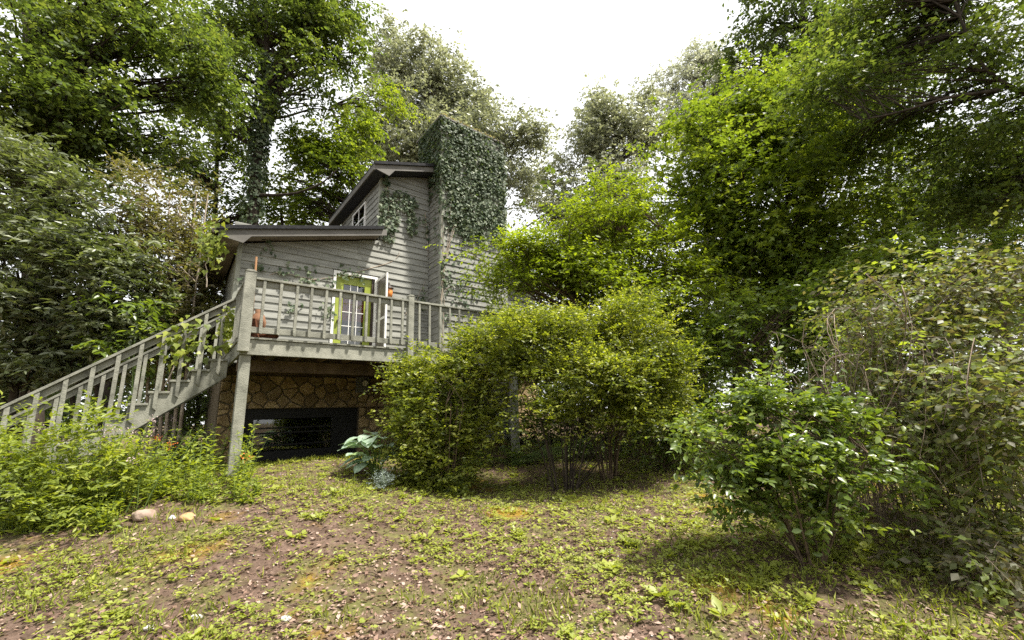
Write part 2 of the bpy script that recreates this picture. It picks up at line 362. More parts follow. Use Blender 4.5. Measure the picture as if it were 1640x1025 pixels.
def inv_low(z): return .41 + (z + .2 - 3.81) / .2574
def inv_up(z): return 3.43 + (z + .2 - 6.38) / .325
z = .98; k = 0
while z < 7.05:
    z1 = z + EXPO + .012; j = R.uniform(-.003, .003)
    for (za, zb) in ((z + j, z1 + j),):
        if zb < low_roof(.78) - .2: la, lb = .83, .83
        elif za < low_roof(UPW) - .3: la, lb = max(.83, inv_low(za)), max(.83, inv_low(zb))
        elif zb < up_roof(UPW) - .2: la = lb = UPW + .045
        else: la, lb = max(UPW + .045, inv_up(za)), max(UPW + .045, inv_up(zb))
        segs = []
        if za < DOOR[3] - .02 and zb > DOOR[2]: segs = [(la, DOOR[0] - .07, lb, DOOR[0] - .07), (DOOR[1] + .07, 5.14, DOOR[1] + .07, 5.14)]
        else: segs = [(la, 5.14, lb, 5.14)]
        if za < up_roof(URIGHT) - .4: pass
        for a0, a1, b0, b1 in segs:
            if a1 - a0 < .1 or b1 - b0 < .02: continue
            # long courses are made of two lengths with a butt joint
            if a1 - a0 > 2.6:
                c = a0 + (a1 - a0) * (.35 + .3 * R.random())
                board(a0, c - .0015, b0, c - .0015, za, zb, 10.0, front_wall, R.uniform(-.002, .003))
                board(c + .0015, a1, c + .0015, b1, za, zb, 10.0, front_wall, R.uniform(-.002, .003))
            else: board(a0, a1, b0, b1, za, zb, 10.0, front_wall, R.uniform(-.002, .003))
    z += EXPO
# upper side wall boards, facing left
z = low_roof(UPW) - .1
while z < up_roof(UPW) - .35:
    b = HB(); t = .022
    for v0, v1 in ((10.02, 10.95), (12.1, WBACK)) if z > 5.05 - .16 and z < 5.95 else ((10.02, WBACK),):
        bb = HB(); q = lambda u, vv, zz: (u + DU, vv + DV, zz + DZ)
        z1 = z + EXPO + .01
        bb.add([q(UPW - t, v0, z), q(UPW - t, v1, z), q(UPW + .0, v1, z), q(UPW + .0, v0, z), q(UPW - .004, v0, z1), q(UPW - .004, v1, z1), q(UPW, v1, z1), q(UPW, v0, z1)],
               [(0, 1, 2, 3), (4, 7, 6, 5), (0, 4, 5, 1), (1, 5, 6, 2), (2, 6, 7, 3), (3, 7, 4, 0)])
        bb.build('clapboard', M['siding'], upper_wall)
    z += EXPO
# corner boards
HB().hbox(.74, .83, 9.965, 10.045, .95, low_roof(.78) - .2).build('corner_board', M['trim'], house, .004)
HB().hbox(.735, .775, 10.047, 10.14, .95, low_roof(.78) - .2).build('corner_board', M['trim'], house, .004)
HB().hbox(UPW - .035, UPW + .045, 9.967, 10.018, low_roof(UPW) + .0, up_roof(UPW) - .2).build('corner_board', M['trim'], house, .004)
HB().hbox(URIGHT - .045, URIGHT + .02, 9.965, 10.045, .95, up_roof(URIGHT) - .2).build('corner_board', M['trim'], house, .004)

# upper window on the left wall (white frame, sashes)
win = HB(); v0, v1, z0, z1 = 10.98, 12.07, 5.05, 6.0; uu = UPW
win.hbox(uu - .045, uu - .002, v0, v0 + .06, z0, z1).hbox(uu - .045, uu - .002, v1 - .06, v1, z0, z1)
win.hbox(uu - .047, uu - .002, v0 + .06, v1 - .06, z1 - .06, z1).hbox(uu - .047, uu - .002, v0 + .06, v1 - .06, z0, z0 + .06)
win.hbox(uu - .041, uu - .004, v0 + .06, v1 - .06, 5.53, 5.57).hbox(uu - .037, uu - .004, 11.51, 11.54, z0 + .06, z1 - .06)
upw = win.build('upper_window', M['white'], house)
for a, b in ((v0 + .06, 11.51), (11.54, v1 - .06)):
    for c, d in ((z0 + .06, 5.53), (5.57, z1 - .06)):
        HB().hbox(uu - .026, uu - .02, a, b, c, d).build('pane', M['glass'], upw)
HB().hbox(uu - .012, uu - .006, v0 + .061, v1 - .061, z0 + .061, z1 - .061).build('blind', M['cream'], upw)

# chimney chase
CU0, CU1, CV = 5.16, 7.30, 9.31
CTOP = 8.3
chim = HB().hbox(CU0 + .02, CU1 - .02, CV + .02, 10.72, -.95, CTOP).build('chimney', M['siding'], house)
z = -.1
while z < CTOP - .1:
    z1 = min(z + EXPO + .012, CTOP)
    board(CU0 + .085, CU1 - .085, CU0 + .085, CU1 - .085, z, z1, CV, chim, R.uniform(-.002, .003))
    bb = HB(); q = lambda u, vv, zz: (u + DU, vv + DV, zz + DZ); vb = 10.7 if z > up_roof(CU0) - .1 else 9.985
    bb.add([q(CU0 - .022, CV + .072, z), q(CU0 - .022, vb, z), q(CU0 + .019, vb, z), q(CU0 + .019, CV + .072, z), q(CU0 - .004, CV + .072, z1), q(CU0 - .004, vb, z1), q(CU0 + .019, vb, z1), q(CU0 + .019, CV + .072, z1)],
           [(0, 1, 2, 3), (4, 7, 6, 5), (0, 4, 5, 1), (1, 5, 6, 2), (2, 6, 7, 3), (3, 7, 4, 0)])
    bb.build('clapboard', M['siding'], chim)
    z += EXPO
for a, b in ((CU0 - .03, CU0 + .085), (CU1 - .085, CU1 + .03)):
    HB().hbox(a, b, CV - .034, CV + .07, -.95, CTOP + .01).build('corner_board', M['trim'], chim, .004)
HB().hbox(CU0 - .07, CU1 + .07, CV - .07, 10.78, CTOP + .012, CTOP + .07).build('chimney_cap', M['fascia'], chim, .008)
HB().tube([hl(5.45, 9.55, CTOP + .07), hl(5.45, 9.55, CTOP + .2)], .13, 14).build('flue_cap', M['pebble'], chim, smooth=False)

# roofs: slab, rake board, soffit
def roof_slab(name, u0, u1, f, v0, v1, rake, extra=0):
    s = HB().hprism_v([(u0, f(u0) - .045), (u1, f(u1) - .045), (u1, f(u1) + .035), (u0, f(u0) + .035)], v0 - .05, v1)
    r = s.build(name, M['shingle'], house)
    return r
lr = roof_slab('lower_roof', .34, UPW - .03, low_roof, 9.6, WBACK + .3, True)
HB().hprism_v([(.41, low_roof(.41) - .18), (.80, low_roof(.41) - .18 - .06), (.93, low_roof(.93) - .2), (3.79, low_roof(3.79) - .2), (3.79, low_roof(3.79) - .046), (.41, low_roof(.41) - .046)], 9.6, 9.635).build('rake_board', M['fascia'], lr)
HB().hprism_v([(.8, low_roof(.8) - .16), (UPW - .06, low_roof(UPW - .06) - .16), (UPW - .06, low_roof(UPW - .06) - .145), (.8, low_roof(.8) - .145)], 9.636, 10.03).build('rake_soffit', M['soffit'], lr)
HB().hbox(.37, .408, 9.601, WBACK + .28, low_roof(.4) - .2, low_roof(.4) - .048).build('eave_fascia', M['fascia'], lr)
HB().hbox(.409, .735, 9.636, WBACK + .2, low_roof(.41) - .21, low_roof(.41) - .19).build('eave_soffit', M['soffit'], lr)
HB().tube([hl(.31, 9.6, low_roof(.34) - .07), hl(.31, WBACK + .25, low_roof(.34) - .07)], .055, 10).build('gutter', M['darkmetal'], lr)
ur = roof_slab('upper_roof', 3.40, RIDGE_U, up_roof, 9.6, 13.6, True)
HB().hprism_v([(3.43, up_roof(3.43) - .16), (3.80, up_roof(3.43) - .235), (3.95, up_roof(3.95) - .2), (CU0 - .04, up_roof(CU0 - .04) - .2), (CU0 - .04, up_roof(CU0 - .04) - .046), (3.43, up_roof(3.43) - .046)], 9.6, 9.635).build('rake_board', M['fascia'], ur)
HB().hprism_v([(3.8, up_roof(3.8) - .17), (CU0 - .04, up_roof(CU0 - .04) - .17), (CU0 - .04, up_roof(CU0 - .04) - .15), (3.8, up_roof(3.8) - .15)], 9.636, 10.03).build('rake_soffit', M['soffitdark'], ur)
HB().hbox(3.39, 3.428, 9.601, 13.58, up_roof(3.43) - .19, up_roof(3.43) - .048).build('eave_fascia', M['fascia'], ur)
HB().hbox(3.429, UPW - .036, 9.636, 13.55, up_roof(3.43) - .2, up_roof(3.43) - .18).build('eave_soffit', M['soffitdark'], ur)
u2 = HB().hprism_v([(RIDGE_U, up_roof(RIDGE_U) - .045), (7.5, up_roof(7.5) - .045), (7.5, up_roof(7.5) + .02), (RIDGE_U, up_roof(RIDGE_U) + .02)], 9.57, 13.6).build('upper_roof', M['shingle'], house)
wing = HB().hbox(URIGHT + .001, 9.0, 10.03, 12.8, .95, 4.3).build('right_wing', M['siding'], house)
z = .98
while z < 4.2:
    board(7.36, 8.96, 7.36, 8.96, z, z + EXPO + .012, 10.0, wing, R.uniform(-.002, .003)); z += EXPO
HB().hbox(8.955, 9.04, 9.965, 10.045, .95, 4.3).build('corner_board', M['trim'], wing, .004)
HB().hprism_v([(7.46, 4.62), (9.3, 4.2), (9.3, 4.27), (7.46, 4.69)], 9.6, 13.0).build('wing_roof', M['shingle'], house)

# stone foundation: mortar bed with separate stones
WIN = (1.15, 3.42, -.78, .27)
fm = HB()
fm.hbox(.72, WIN[0], 10.0, 10.2, -1.2, .95).hbox(WIN[1], 9.0, 10.0, 10.2, -1.2, .95)
fm.hbox(WIN[0], WIN[1], 10.001, 10.2, WIN[3], .949).hbox(WIN[0], WIN[1], 10.001, 10.2, -1.2, WIN[2])
fm.hbox(.72, .9, 10.2, WBACK, -1.2, .95).hbox(8.8, 9.0, 10.2, WBACK, -1.2, .95).hbox(.9, 8.8, WBACK - .2, WBACK, -1.2, .95)
found = fm.build('stone_foundation', M['mortar'], house)
def clip(poly, n, d):
    out = []
    for i in range(len(poly)):
        a, b = poly[i], poly[(i + 1) % len(poly)]; da = a @ n - d; db = b @ n - d
        if da <= 0: out.append(a)
        if (da < 0) != (db < 0) and abs(da - db) > 1e-9: out.append(a + (b - a) * da / (da - db))
    return out
def stones(u0, u1, z0, z1, n, seed, vface):
    rr = np.random.default_rng(seed)
    pts = []
    for _ in range(6000):
        p = np.array([rr.uniform(u0, u1), rr.uniform(z0, z1)])
        dmin = (.17 + .28 * rr.random() ** 1.3)
        if all(((p - q) * np.array([.8, 1.1])) @ ((p - q) * np.array([.8, 1.1])) > dmin * dmin for q in pts): pts.append(p)
    for i, p in enumerate(pts):
        poly = [np.array(c) for c in ((u0, z0), (u1, z0), (u1, z1), (u0, z1))]
        for j, q in enumerate(pts):
            if i == j: continue
            nn = q - p; L = np.linalg.norm(nn)
            if L > 1.0: continue
            nn = nn / L; poly = clip(poly, nn, (p + q) @ nn / 2 - .008 * (.5 + rr.random()))
            if len(poly) < 3: break
        if len(poly) < 3: continue
        poly = np.array(poly); c = poly.mean(0); ex = poly.max(0) - poly.min(0)
        if min(ex) < .04: continue
        # inset rim, uneven proud face
        k = len(poly); d = rr.uniform(.012, .034); tl = rr.normal(0, .02, 2)
        ring0 = poly; ring1 = c + (poly - c) * (1 - .02 / max(min(ex), .1)) ; ring2 = c + (poly - c) * .80
        vs = [(a[0] + DU, vface + .01 + DV, a[1] + DZ) for a in ring0]
        vs += [(a[0] + DU, vface - d * .75 - (a - c) @ tl + DV, a[1] + DZ) for a in ring1]
        vs += [(a[0] + DU, vface - d - (a - c) @ tl - rr.uniform(0, .008) + DV, a[1] + DZ) for a in ring2]
        fs = [(a + o, (a + 1) % k + o, (a + 1) % k + o + k, a + o + k) for o in (0, k) for a in range(k)] + [tuple(range(2 * k, 3 * k))]
        MB().add(vs, fs).build('stone', M['stone'], found)
stones(.73, WIN[0] - .01, -1.0, WIN[3], None, 3, 10.0)
stones(.73, 4.45, WIN[3] + .005, .94, None, 4, 10.0)
stones(WIN[1] + .01, 4.45, -1.0, WIN[3], None, 5, 10.0)
stones(4.46, 8.9, -1.1, .94, None, 8, 10.0)
HB().hbox(.70, 9.0, 9.93, 10.0, .955, 1.12).build('ledger', M['rawwood'], house)

# basement window
bw = HB()
a, b, c, d = WIN
bw.hbox(a, a + .2, 10.08, 10.16, c, d).hbox(b - .55, b, 10.08, 10.16, c, d).hbox(a + .2, b - .55, 10.081, 10.16, d - .2, d).hbox(a + .2, b - .55, 10.081, 10.16, c, c + .2)
bwin = bw.build('basement_window', M['black'], house)
for zz in (-.46, -.22, -.12):
    HB().hbox(a + .2, b - .55, 10.09, 10.13, zz - .015, zz + .015).build('glazing_bar', M['black'], bwin)
zs = [c + .2, -.46, -.22, -.12, d - .2]
for i in range(4): HB().hbox(a + .2, b - .55, 10.108, 10.114, zs[i] + .016, zs[i + 1] - .016).build('pane', M['glass'], bwin)
HB().hbox(a, b, 10.45, 10.5, c - .1, d + .1).build('dark_backing', M['black'], bwin)

# electric meter
em = empty('electric_meter', hw(3.46, 9.95, .6), HROT); tag(em, 'grey electric meter box with round glass dial on the stone wall', 'meter')
MB().box(-.15, .15, -.05, .04, 0, .36).build('box', M['greymetal'], em, .01)
MB().prism([(.03 + .085 * cos(t), .21 + .085 * sin(t)) for t in np.linspace(0, 2 * pi, 20, endpoint=False)], 'y', -.10, -.05).build('meter_rim', M['greymetal'], em)
MB().prism([(.03 + .065 * cos(t), .21 + .065 * sin(t)) for t in np.linspace(0, 2 * pi, 20, endpoint=False)], 'y', -.14, -.101).build('dial', M['white'], em, .01)
MB().tube([(0, 0, .36), (0, 0, .62)], .025, 8).build('conduit', M['greymetal'], em)

# door in its frame
dr = empty('door'); dr.parent = house
HB().hbox(DOOR[0] - .06, DOOR[0], 9.955, 10.03, DOOR[2], DOOR[3] + .06).build('casing', M['white'], dr)
HB().hbox(DOOR[1], DOOR[1] + .06, 9.955, 10.03, DOOR[2], DOOR[3] + .06).build('casing', M['white'], dr)
HB().hbox(DOOR[0], DOOR[1], 9.955, 10.03, DOOR[3], DOOR[3] + .06).build('casing', M['white'], dr)
d0, d1 = DOOR[0] + .03, DOOR[1] - .06
HB().hbox(d0, d0 + .165, 10.035, 10.08, DOOR[2], DOOR[3] - .02).build('stile', M['green'], dr)
HB().hbox(d1 - .165, d1, 10.035, 10.08, DOOR[2], DOOR[3] - .02).build('stile', M['green'], dr)
HB().hbox(d0 + .165, d1 - .165, 10.036, 10.08, DOOR[3] - .22, DOOR[3] - .02).build('rail', M['green'], dr)
HB().hbox(d0 + .165, d1 - .165, 10.036, 10.08, DOOR[2], DOOR[2] + .22).build('rail', M['green'], dr)
HB().hbox(d1, DOOR[1], 10.0, 10.03, DOOR[2], DOOR[3]).build('jamb', M['darkmetal'], dr)
g0, g1, gz0, gz1 = d0 + .165, d1 - .165, DOOR[2] + .22, DOOR[3] - .22
for i in range(1, 3): HB().hbox(g0 + (g1 - g0) * i / 3 - .008, g0 + (g1 - g0) * i / 3 + .008, 10.043, 10.07, gz0, gz1).build('muntin', M['white'], dr)
for j in range(1, 5): HB().hbox(g0, g1, 10.041, 10.068, gz0 + (gz1 - gz0) * j / 5 - .008, gz0 + (gz1 - gz0) * j / 5 + .008).build('muntin', M['white'], dr)
for i in range(3):
    for j in range(5):
        HB().hbox(g0 + (g1 - g0) * i / 3 + .012, g0 + (g1 - g0) * (i + 1) / 3 - .012, 10.054, 10.058, gz0 + (gz1 - gz0) * j / 5 + .012, gz0 + (gz1 - gz0) * (j + 1) / 5 - .012).build('pane', M['glass'], dr)
HB().hbox(g0 - .02, g1 + .02, 10.095, 10.11, 2.30, 2.86).build('curtain', M['red'], dr)
HB().hbox(g0 - .02, g1 + .02, 10.12, 10.2, FLOOR, 2.0).build('interior_cushion', M['cream'], dr)
MB().lathe([(.02, -.03), (.03, -.02), (.03, .02), (.02, .03)], hl(d0 + .07, 10.0, 2.25), 12).build('knob', M['darkmetal'], dr)

# open storm door, hinged at the right jamb and swung out
sd = empty('storm_door', hl(DOOR[1] + .045, 9.95, FLOOR + .02), radians(-92)); sd.parent = house
MB().box(0, .05, -.02, .02, 0, 2.1).build('stile', M['white'], sd); MB().box(.67, .72, -.02, .02, 0, 2.1).build('stile', M['white'], sd)
for q0, q1 in ((0, .22), (1.0, 1.06), (2.04, 2.1)): MB().box(.05, .67, -.019, .019, q0, q1).build('rail', M['white'], sd)
for q0, q1 in ((.22, 1.0), (1.06, 2.04)): MB().box(.05, .67, -.006, .006, q0, q1).build('screen_panel', M['screen'], sd)

# ------------------------------------------------------------------ deck
deck = empty('deck', HBASE, HROT); tag(deck, 'raised grey green timber deck with baluster railing along the cabin front', 'deck')
DV0, DU0, DU1 = 7.30, .71, 8.3
RB = FLOOR - .03
HB().hbox(DU0, DU1, DV0, DV0 + .04, RB - .235, RB - .004).build('rim_board', M['deckwood'], deck, .004)
HB().hbox(DU0, DU0 + .04, DV0 + .041, 9.92, RB - .235, RB - .004).build('rim_board', M['deckwood'], deck, .004)
u = DU0 + .4
while u < DU1: HB().hbox(u, u + .04, DV0 + .041, 9.9, RB - .225, RB - .006).build('joist', M['rawwood'], deck); u += .42
v = DV0 - .025
while v < 9.93:
    v1 = min(v + .138, 9.95)
    segs = ((DU0 - .02, CU0 - .04), (CU1 + .04, DU1)) if v1 > CV - .04 else ((DU0 - .02, 4.4 + R.uniform(-.8, .8)), None)
    if segs[1] is None: segs = (segs[0], (segs[0][1] + .004, DU1))
    for s0, s1 in segs: HB().hbox(s0, s1, v, v1, RB, RB + .032 + R.uniform(-.002, .002)).build('deck_board', M['deckwood'], deck, .003)
    v += .145
def gz(u, v):
    q = HU * u + HV * v; return float(ground_h(q[0], q[1])) - EYE
def post(u, v, top, w=.07, name='post'):
    return HB().hbox(u - w, u + w, v - w, v + w, gz(u, v) - .3, top).build(name, M['deckwood'], deck, .005)
post(DU0 + .09, DV0 + .115, RB - .236); post(3.95, DV0 + .115, RB - .236); post(5.95, DV0 + .115, RB - .236); post(8.2, DV0 + .115, RB - .236)
HB().hbox(DU0 + .05, DU1, DV0 + .62, DV0 + .70, RB - .42, RB - .236).build('beam', M['rawwood'], deck)
def newel(u, v, zb, zt):
    w = .074 if u < 1 else .056
    o = HB().hbox(u - w, u + w, v - .05, v + .05, zb, zt).build('newel_post', M['deckwood'], deck, .004)
    HB().hprism_v([(u - w - .006, zt), (u + w + .006, zt), (u + w * .6, zt + .03), (u - w * .6, zt + .03)], v - .056, v + .056).build('cap', M['deckwood'], o)
for u in (DU0 + .035, 3.37, 5.93, 8.25): newel(u, DV0 - .051, RB - .2 if u < 1 else RB - .235, 2.25)
RT = 2.175
def rail_run(u0, u1, v, n):
    HB().hbox(u0, u1, v - .045, v + .045, RT - .036, RT).build('top_rail', M['deckwood'], deck, .004)
    HB().hbox(u0, u1, v + .0, v + .036, RT - .13, RT - .037).build('sub_rail', M['deckwood'], deck, .003)
    HB().hbox(u0, u1, v + .0, v + .036, RB + .09, RB + .18).build('bottom_rail', M['deckwood'], deck, .003)
    for i in range(n):
        c = u0 + (u1 - u0) * (i + .55) / n + R.uniform(-.006, .006); jt = R.uniform(-.006, .006)
        HB().hprism_v([(c - .021, RB + .09), (c + .021, RB + .07), (c + .021 + jt, RT - .037), (c - .021 + jt, RT - .037)], v - .037, v - .001).build('baluster', M['deckwood'], deck, .003)
rail_run(DU0 + .111, 3.312, DV0 - .05, 11); rail_run(3.428, 5.872, DV0 - .05, 11); rail_run(5.988, 8.2, DV0 - .05, 10)
SV0, SV1 = 8.5, 9.75           # stair between these v
# short end railing of the deck, left side
eu = DU0 + .02
HB().hbox(eu - .045, eu + .045, DV0 + .0, SV0 - .03, RT - .036, RT).build('top_rail', M['deckwood'], deck, .004)
HB().hbox(eu, eu + .036, DV0 + .0, SV0 - .03, RT - .13, RT - .037).build('sub_rail', M['deckwood'], deck, .003)
HB().hbox(eu, eu + .036, DV0 + .0, SV0 - .03, RB + .09, RB + .18).build('bottom_rail', M['deckwood'], deck, .003)
for i in range(6):
    c = DV0 + .12 + i * .19
    HB().hbox(eu - .037, eu - .001, c - .021, c + .021, RB + .08, RT - .037).build('baluster', M['deckwood'], deck, .003)

# ------------------------------------------------------------------ stairs, down to the left
stair = empty('staircase', HBASE, HROT); tag(stair, 'grey green wooden staircase with baluster handrails descending left from the deck', 'staircase')
RUN, RISE, NS = .234, .178, 12
SL = RISE / RUN
ST = DU0 - .03
def stringer(v0, v1):
    pts = [(ST, FLOOR - .06)]
    for i in range(NS):
        pts += [(ST - i * RUN, FLOOR - .06 - i * RISE - RISE), (ST - (i + 1) * RUN, FLOOR - .06 - (i + 1) * RISE)]
    ex = ST - NS * RUN
    low = [(ex, FLOOR - .06 - NS * RISE - .30), (ST, FLOOR - .06 - .36 - .05)]
    b = HB()
    # notched side: one quad strip per step
    for i in range(NS):
        u1, u0 = ST - i * RUN, ST - (i + 1) * RUN; zt = FLOOR - .06 - (i + 1) * RISE
        lo = lambda u: FLOOR - .06 - .44 - (ST - u) * SL
        b.hprism_v([(u0, lo(u0)), (u1, lo(u1)), (u1, zt), (u0, zt)], v0, v1)
    return b.build('stringer', M['deckwood'], stair)
stringer(SV0, SV0 + .04); stringer(SV1 - .04, SV1)
for i in range(NS):
    u1, u0 = ST - i * RUN, ST - (i + 1) * RUN; zt = FLOOR - .06 - (i + 1) * RISE
    HB().hbox(u0 - .03, u1 - .005, SV0 - .03, SV1 + .03, zt + .001, zt + .034).build('tread', M['deckwood'], stair, .003)
def srail(v, side):
    h0, e = 2.13, 2.62
    def slab(name, ztop, t, va, vb):
        HB().hprism_v([(ST - e, ztop - e * SL - t), (ST + .06, ztop + .06 * SL - t), (ST + .06, ztop + .06 * SL), (ST - e, ztop - e * SL)], va, vb).build(name, M['deckwood'], stair, .003)
    slab('handrail', h0, .045, v - .05, v + .05)
    slab('sub_rail', h0 - .046, .11, v + .001, v + .04)
    for i in range(11):
        c = ST - .13 - i * .245
        if c < ST - e: continue
        jt = R.uniform(-.008, .008); zt = h0 - .05 - (ST - c) * SL; zb = FLOOR - .06 - .30 - (ST - c) * SL
        if side < 0: va, vb = v - .04, v
        else: va, vb = v - .04, v
        HB().hprism_v([(c - .025, zb + .03), (c + .025, zb - .012), (c + .025 + jt, zt + .02), (c - .025 + jt, zt - .02)], va, vb).build('baluster', M['deckwood'], stair, .003)
srail(SV0 - .0, -1); srail(SV1 + .04, 1)

# ------------------------------------------------------------------ small things on the deck and wall
def deck_pt(u, v, z=FLOOR): return hw(u, v, z + .004)
lamp = empty('wall_lantern', hw(3.99, 9.97, 2.93), HROT); tag(lamp, 'dark metal wall lantern with amber glass beside the open door', 'lantern')
MB().box(-.04, .04, -.02, .03, .05, .42).build('backplate', M['darkmetal'], lamp, .008)
MB().tube([(0, 0, .33), (0, -.06, .42), (0, -.13, .40), (0, -.14, .33)], .014, 8).build('arm', M['darkmetal'], lamp)
MB().lathe([(.02, .34), (.10, .27), (.11, .25), (.07, .245)], (0, -.14, 0), 12).build('hood', M['darkmetal'], lamp)
MB().lathe([(.03, 0), (.075, .03), (.085, .12), (.08, .22), (.06, .245)], (0, -.14, 0), 14).build('glass_jar', M['amber'], lamp, smooth=True)
br = empty('broom', deck_pt(.84, 7.42)); tag(br, 'orange brown wooden broom leaning at the deck corner post', 'broom')
MB().tube([(0, 0, .3), (-.045, .02, 1.32)], .016, 8).build('handle', M['broomwood'], br)
MB().prism([(-.13, 0), (.13, 0), (.06, .3), (-.06, .3)], 'y', -.025, .025).build('bristles', M['coir'], br)
pot = empty('clay_pot', deck_pt(.95, 7.62)); tag(pot, 'small terracotta jug standing on the deck behind the railing', 'pot')
MB().lathe([(.06, 0), (.10, .06), (.115, .17), (.085, .28), (.05, .33), (.062, .37), (.055, .375)], (0, 0, .12), 16).build('body', M['terracotta'], pot, smooth=True)
MB().box(-.1, .1, -.1, .1, 0, .12).build('stand', M['rawwood'], pot)
mt = MB().lathe([(.2, 0), (.24, .05), (.22, .11), (.12, .15)], (0, 0, 0), 14).build('coir_planter', M['coir'], None, loc=tuple(deck_pt(1.02, 7.46)))
tag(mt, 'low brown coir planter on the deck edge by the corner post', 'planter'); mt.scale = (1, .5, .85)

# ------------------------------------------------------------------ foliage machinery
def T_rhomb(w): return np.array([(0, 0, 0), (.45, .5 * w, .06), (1, 0, -.04), (.45, -.5 * w, .06)]), np.array([(0, 2, 1), (0, 3, 2)])
def T_hex(w): return np.array([(0, 0, 0), (.3, .46 * w, .06), (.68, .40 * w, .05), (1, 0, -.10), (.68, -.40 * w, .05), (.3, -.46 * w, .06), (.5, 0, 0)]), np.array([(0, 6, 1), (1, 6, 2), (2, 6, 3), (3, 6, 4), (4, 6, 5), (5, 6, 0)])
def T_lobe(w): return np.array([(0, 0, 0), (.30, .5 * w, .05), (.42, .2 * w, 0), (1, 0, -.08), (.42, -.2 * w, 0), (.30, -.5 * w, .05)]), np.array([(0, 2, 1), (0, 3, 2), (0, 4, 3), (0, 5, 4)])
def T_ivy(w): return np.array([(0, 0, 0), (-.08, .34 * w, .0), (.30, .5 * w, .06), (.5, .24 * w, 0), (1, 0, -.06), (.5, -.24 * w, 0), (.30, -.5 * w, .06), (-.08, -.34 * w, 0)]), np.array([(0, 2, 1), (0, 3, 2), (0, 4, 3), (0, 5, 4), (0, 6, 5), (0, 7, 6)])
def T_blade(w): return np.array([(0, 0, 0), (.5, .5 * w, .05), (1, 0, -.12), (.5, -.5 * w, .05)]), np.array([(0, 2, 1), (0, 3, 2)])

def leaves_mesh(name, pos, axis, nrm, size, tmpl, rnd):
    tv, tf = tmpl
    x = unit(axis); n = nrm - x * np.sum(nrm * x, -1, keepdims=True); n = unit(n); y = np.cross(n, x)
    s = size[:, None]
    V = pos[:, None, :] + (tv[None, :, 0:1] * x[:, None, :] + tv[None, :, 1:2] * y[:, None, :] + tv[None, :, 2:3] * n[:, None, :]) * s[:, None, :]
    F = tf[None] + (np.arange(len(pos)) * len(tv))[:, None, None]
    return mesh_np(name, V.reshape(-1, 3), F.reshape(-1, 3), np.repeat(rnd, len(tf)))

def tubes_mesh(name, groups, sides=5):
    """groups: list of (P (n,k,3), r (n,k), sides)"""
    VV, FF, off = [], [], 0
    for Pn, r, sd in groups:
        n, k, _ = Pn.shape
        T = np.empty_like(Pn); T[:, 1:-1] = Pn[:, 2:] - Pn[:, :-2]; T[:, 0] = Pn[:, 1] - Pn[:, 0]; T[:, -1] = Pn[:, -1] - Pn[:, -2]; T = unit(T)
        ref = np.where(np.abs(T[:, :1, 2:3]) > .8, np.array([1., 0, 0]), np.array([0, 0, 1.])) * np.ones_like(T)
        a = unit(np.cross(T, ref)); b = np.cross(T, a)
        th = np.arange(sd) * 2 * pi / sd
        V = Pn[:, :, None, :] + r[:, :, None, None] * (a[:, :, None, :] * np.cos(th)[None, None, :, None] + b[:, :, None, :] * np.sin(th)[None, None, :, None])
        i, kk, j = np.meshgrid(np.arange(n), np.arange(k - 1), np.arange(sd), indexing='ij'); j2 = (j + 1) % sd
        idx = lambda i, kk, j: (i * k + kk) * sd + j
        F = np.stack([idx(i, kk, j), idx(i, kk, j2), idx(i, kk + 1, j2), idx(i, kk + 1, j)], -1).reshape(-1, 4) + off
        VV.append(V.reshape(-1, 3)); FF.append(F); off += V.size // 3
    return mesh_np(name, np.concatenate(VV), np.concatenate(FF), smooth=True)

def poly_eval(pts, t):
    """catmull-like smooth sample of polyline pts at t in 0..1 (vectorised linear)"""
    pts = np.asarray(pts, float); k = len(pts) - 1; x = np.clip(t, 0, 1) * k; i = np.minimum(x.astype(int), k - 1); f = (x - i)[:, None]
    return pts[i] * (1 - f) + pts[i + 1] * f

def smooth_poly(pts, n=12, wob=0., rng=None):
    pts = np.asarray(pts, float); t = np.linspace(0, 1, n); out = poly_eval(pts, t)
    for _ in range(2): out[1:-1] = .25 * out[:-2] + .5 * out[1:-1] + .25 * out[2:]
    if wob and rng is not None: out[1:] += rng.normal(0, wob, (n - 1, 3)) * np.array([1, 1, .3])
    return out

TRI = [0]
def lobe(px, py, y, rx, ry, rd=None):
    """crown lobe: photo centre at depth y, radii rx, ry in photo pixels, rd = depth radius in metres"""
    c = P(px, py, y); s = y / FPX
    return (c, np.array([rx * s, (rd if rd else .8 * max(rx, ry) * s), ry * s]))

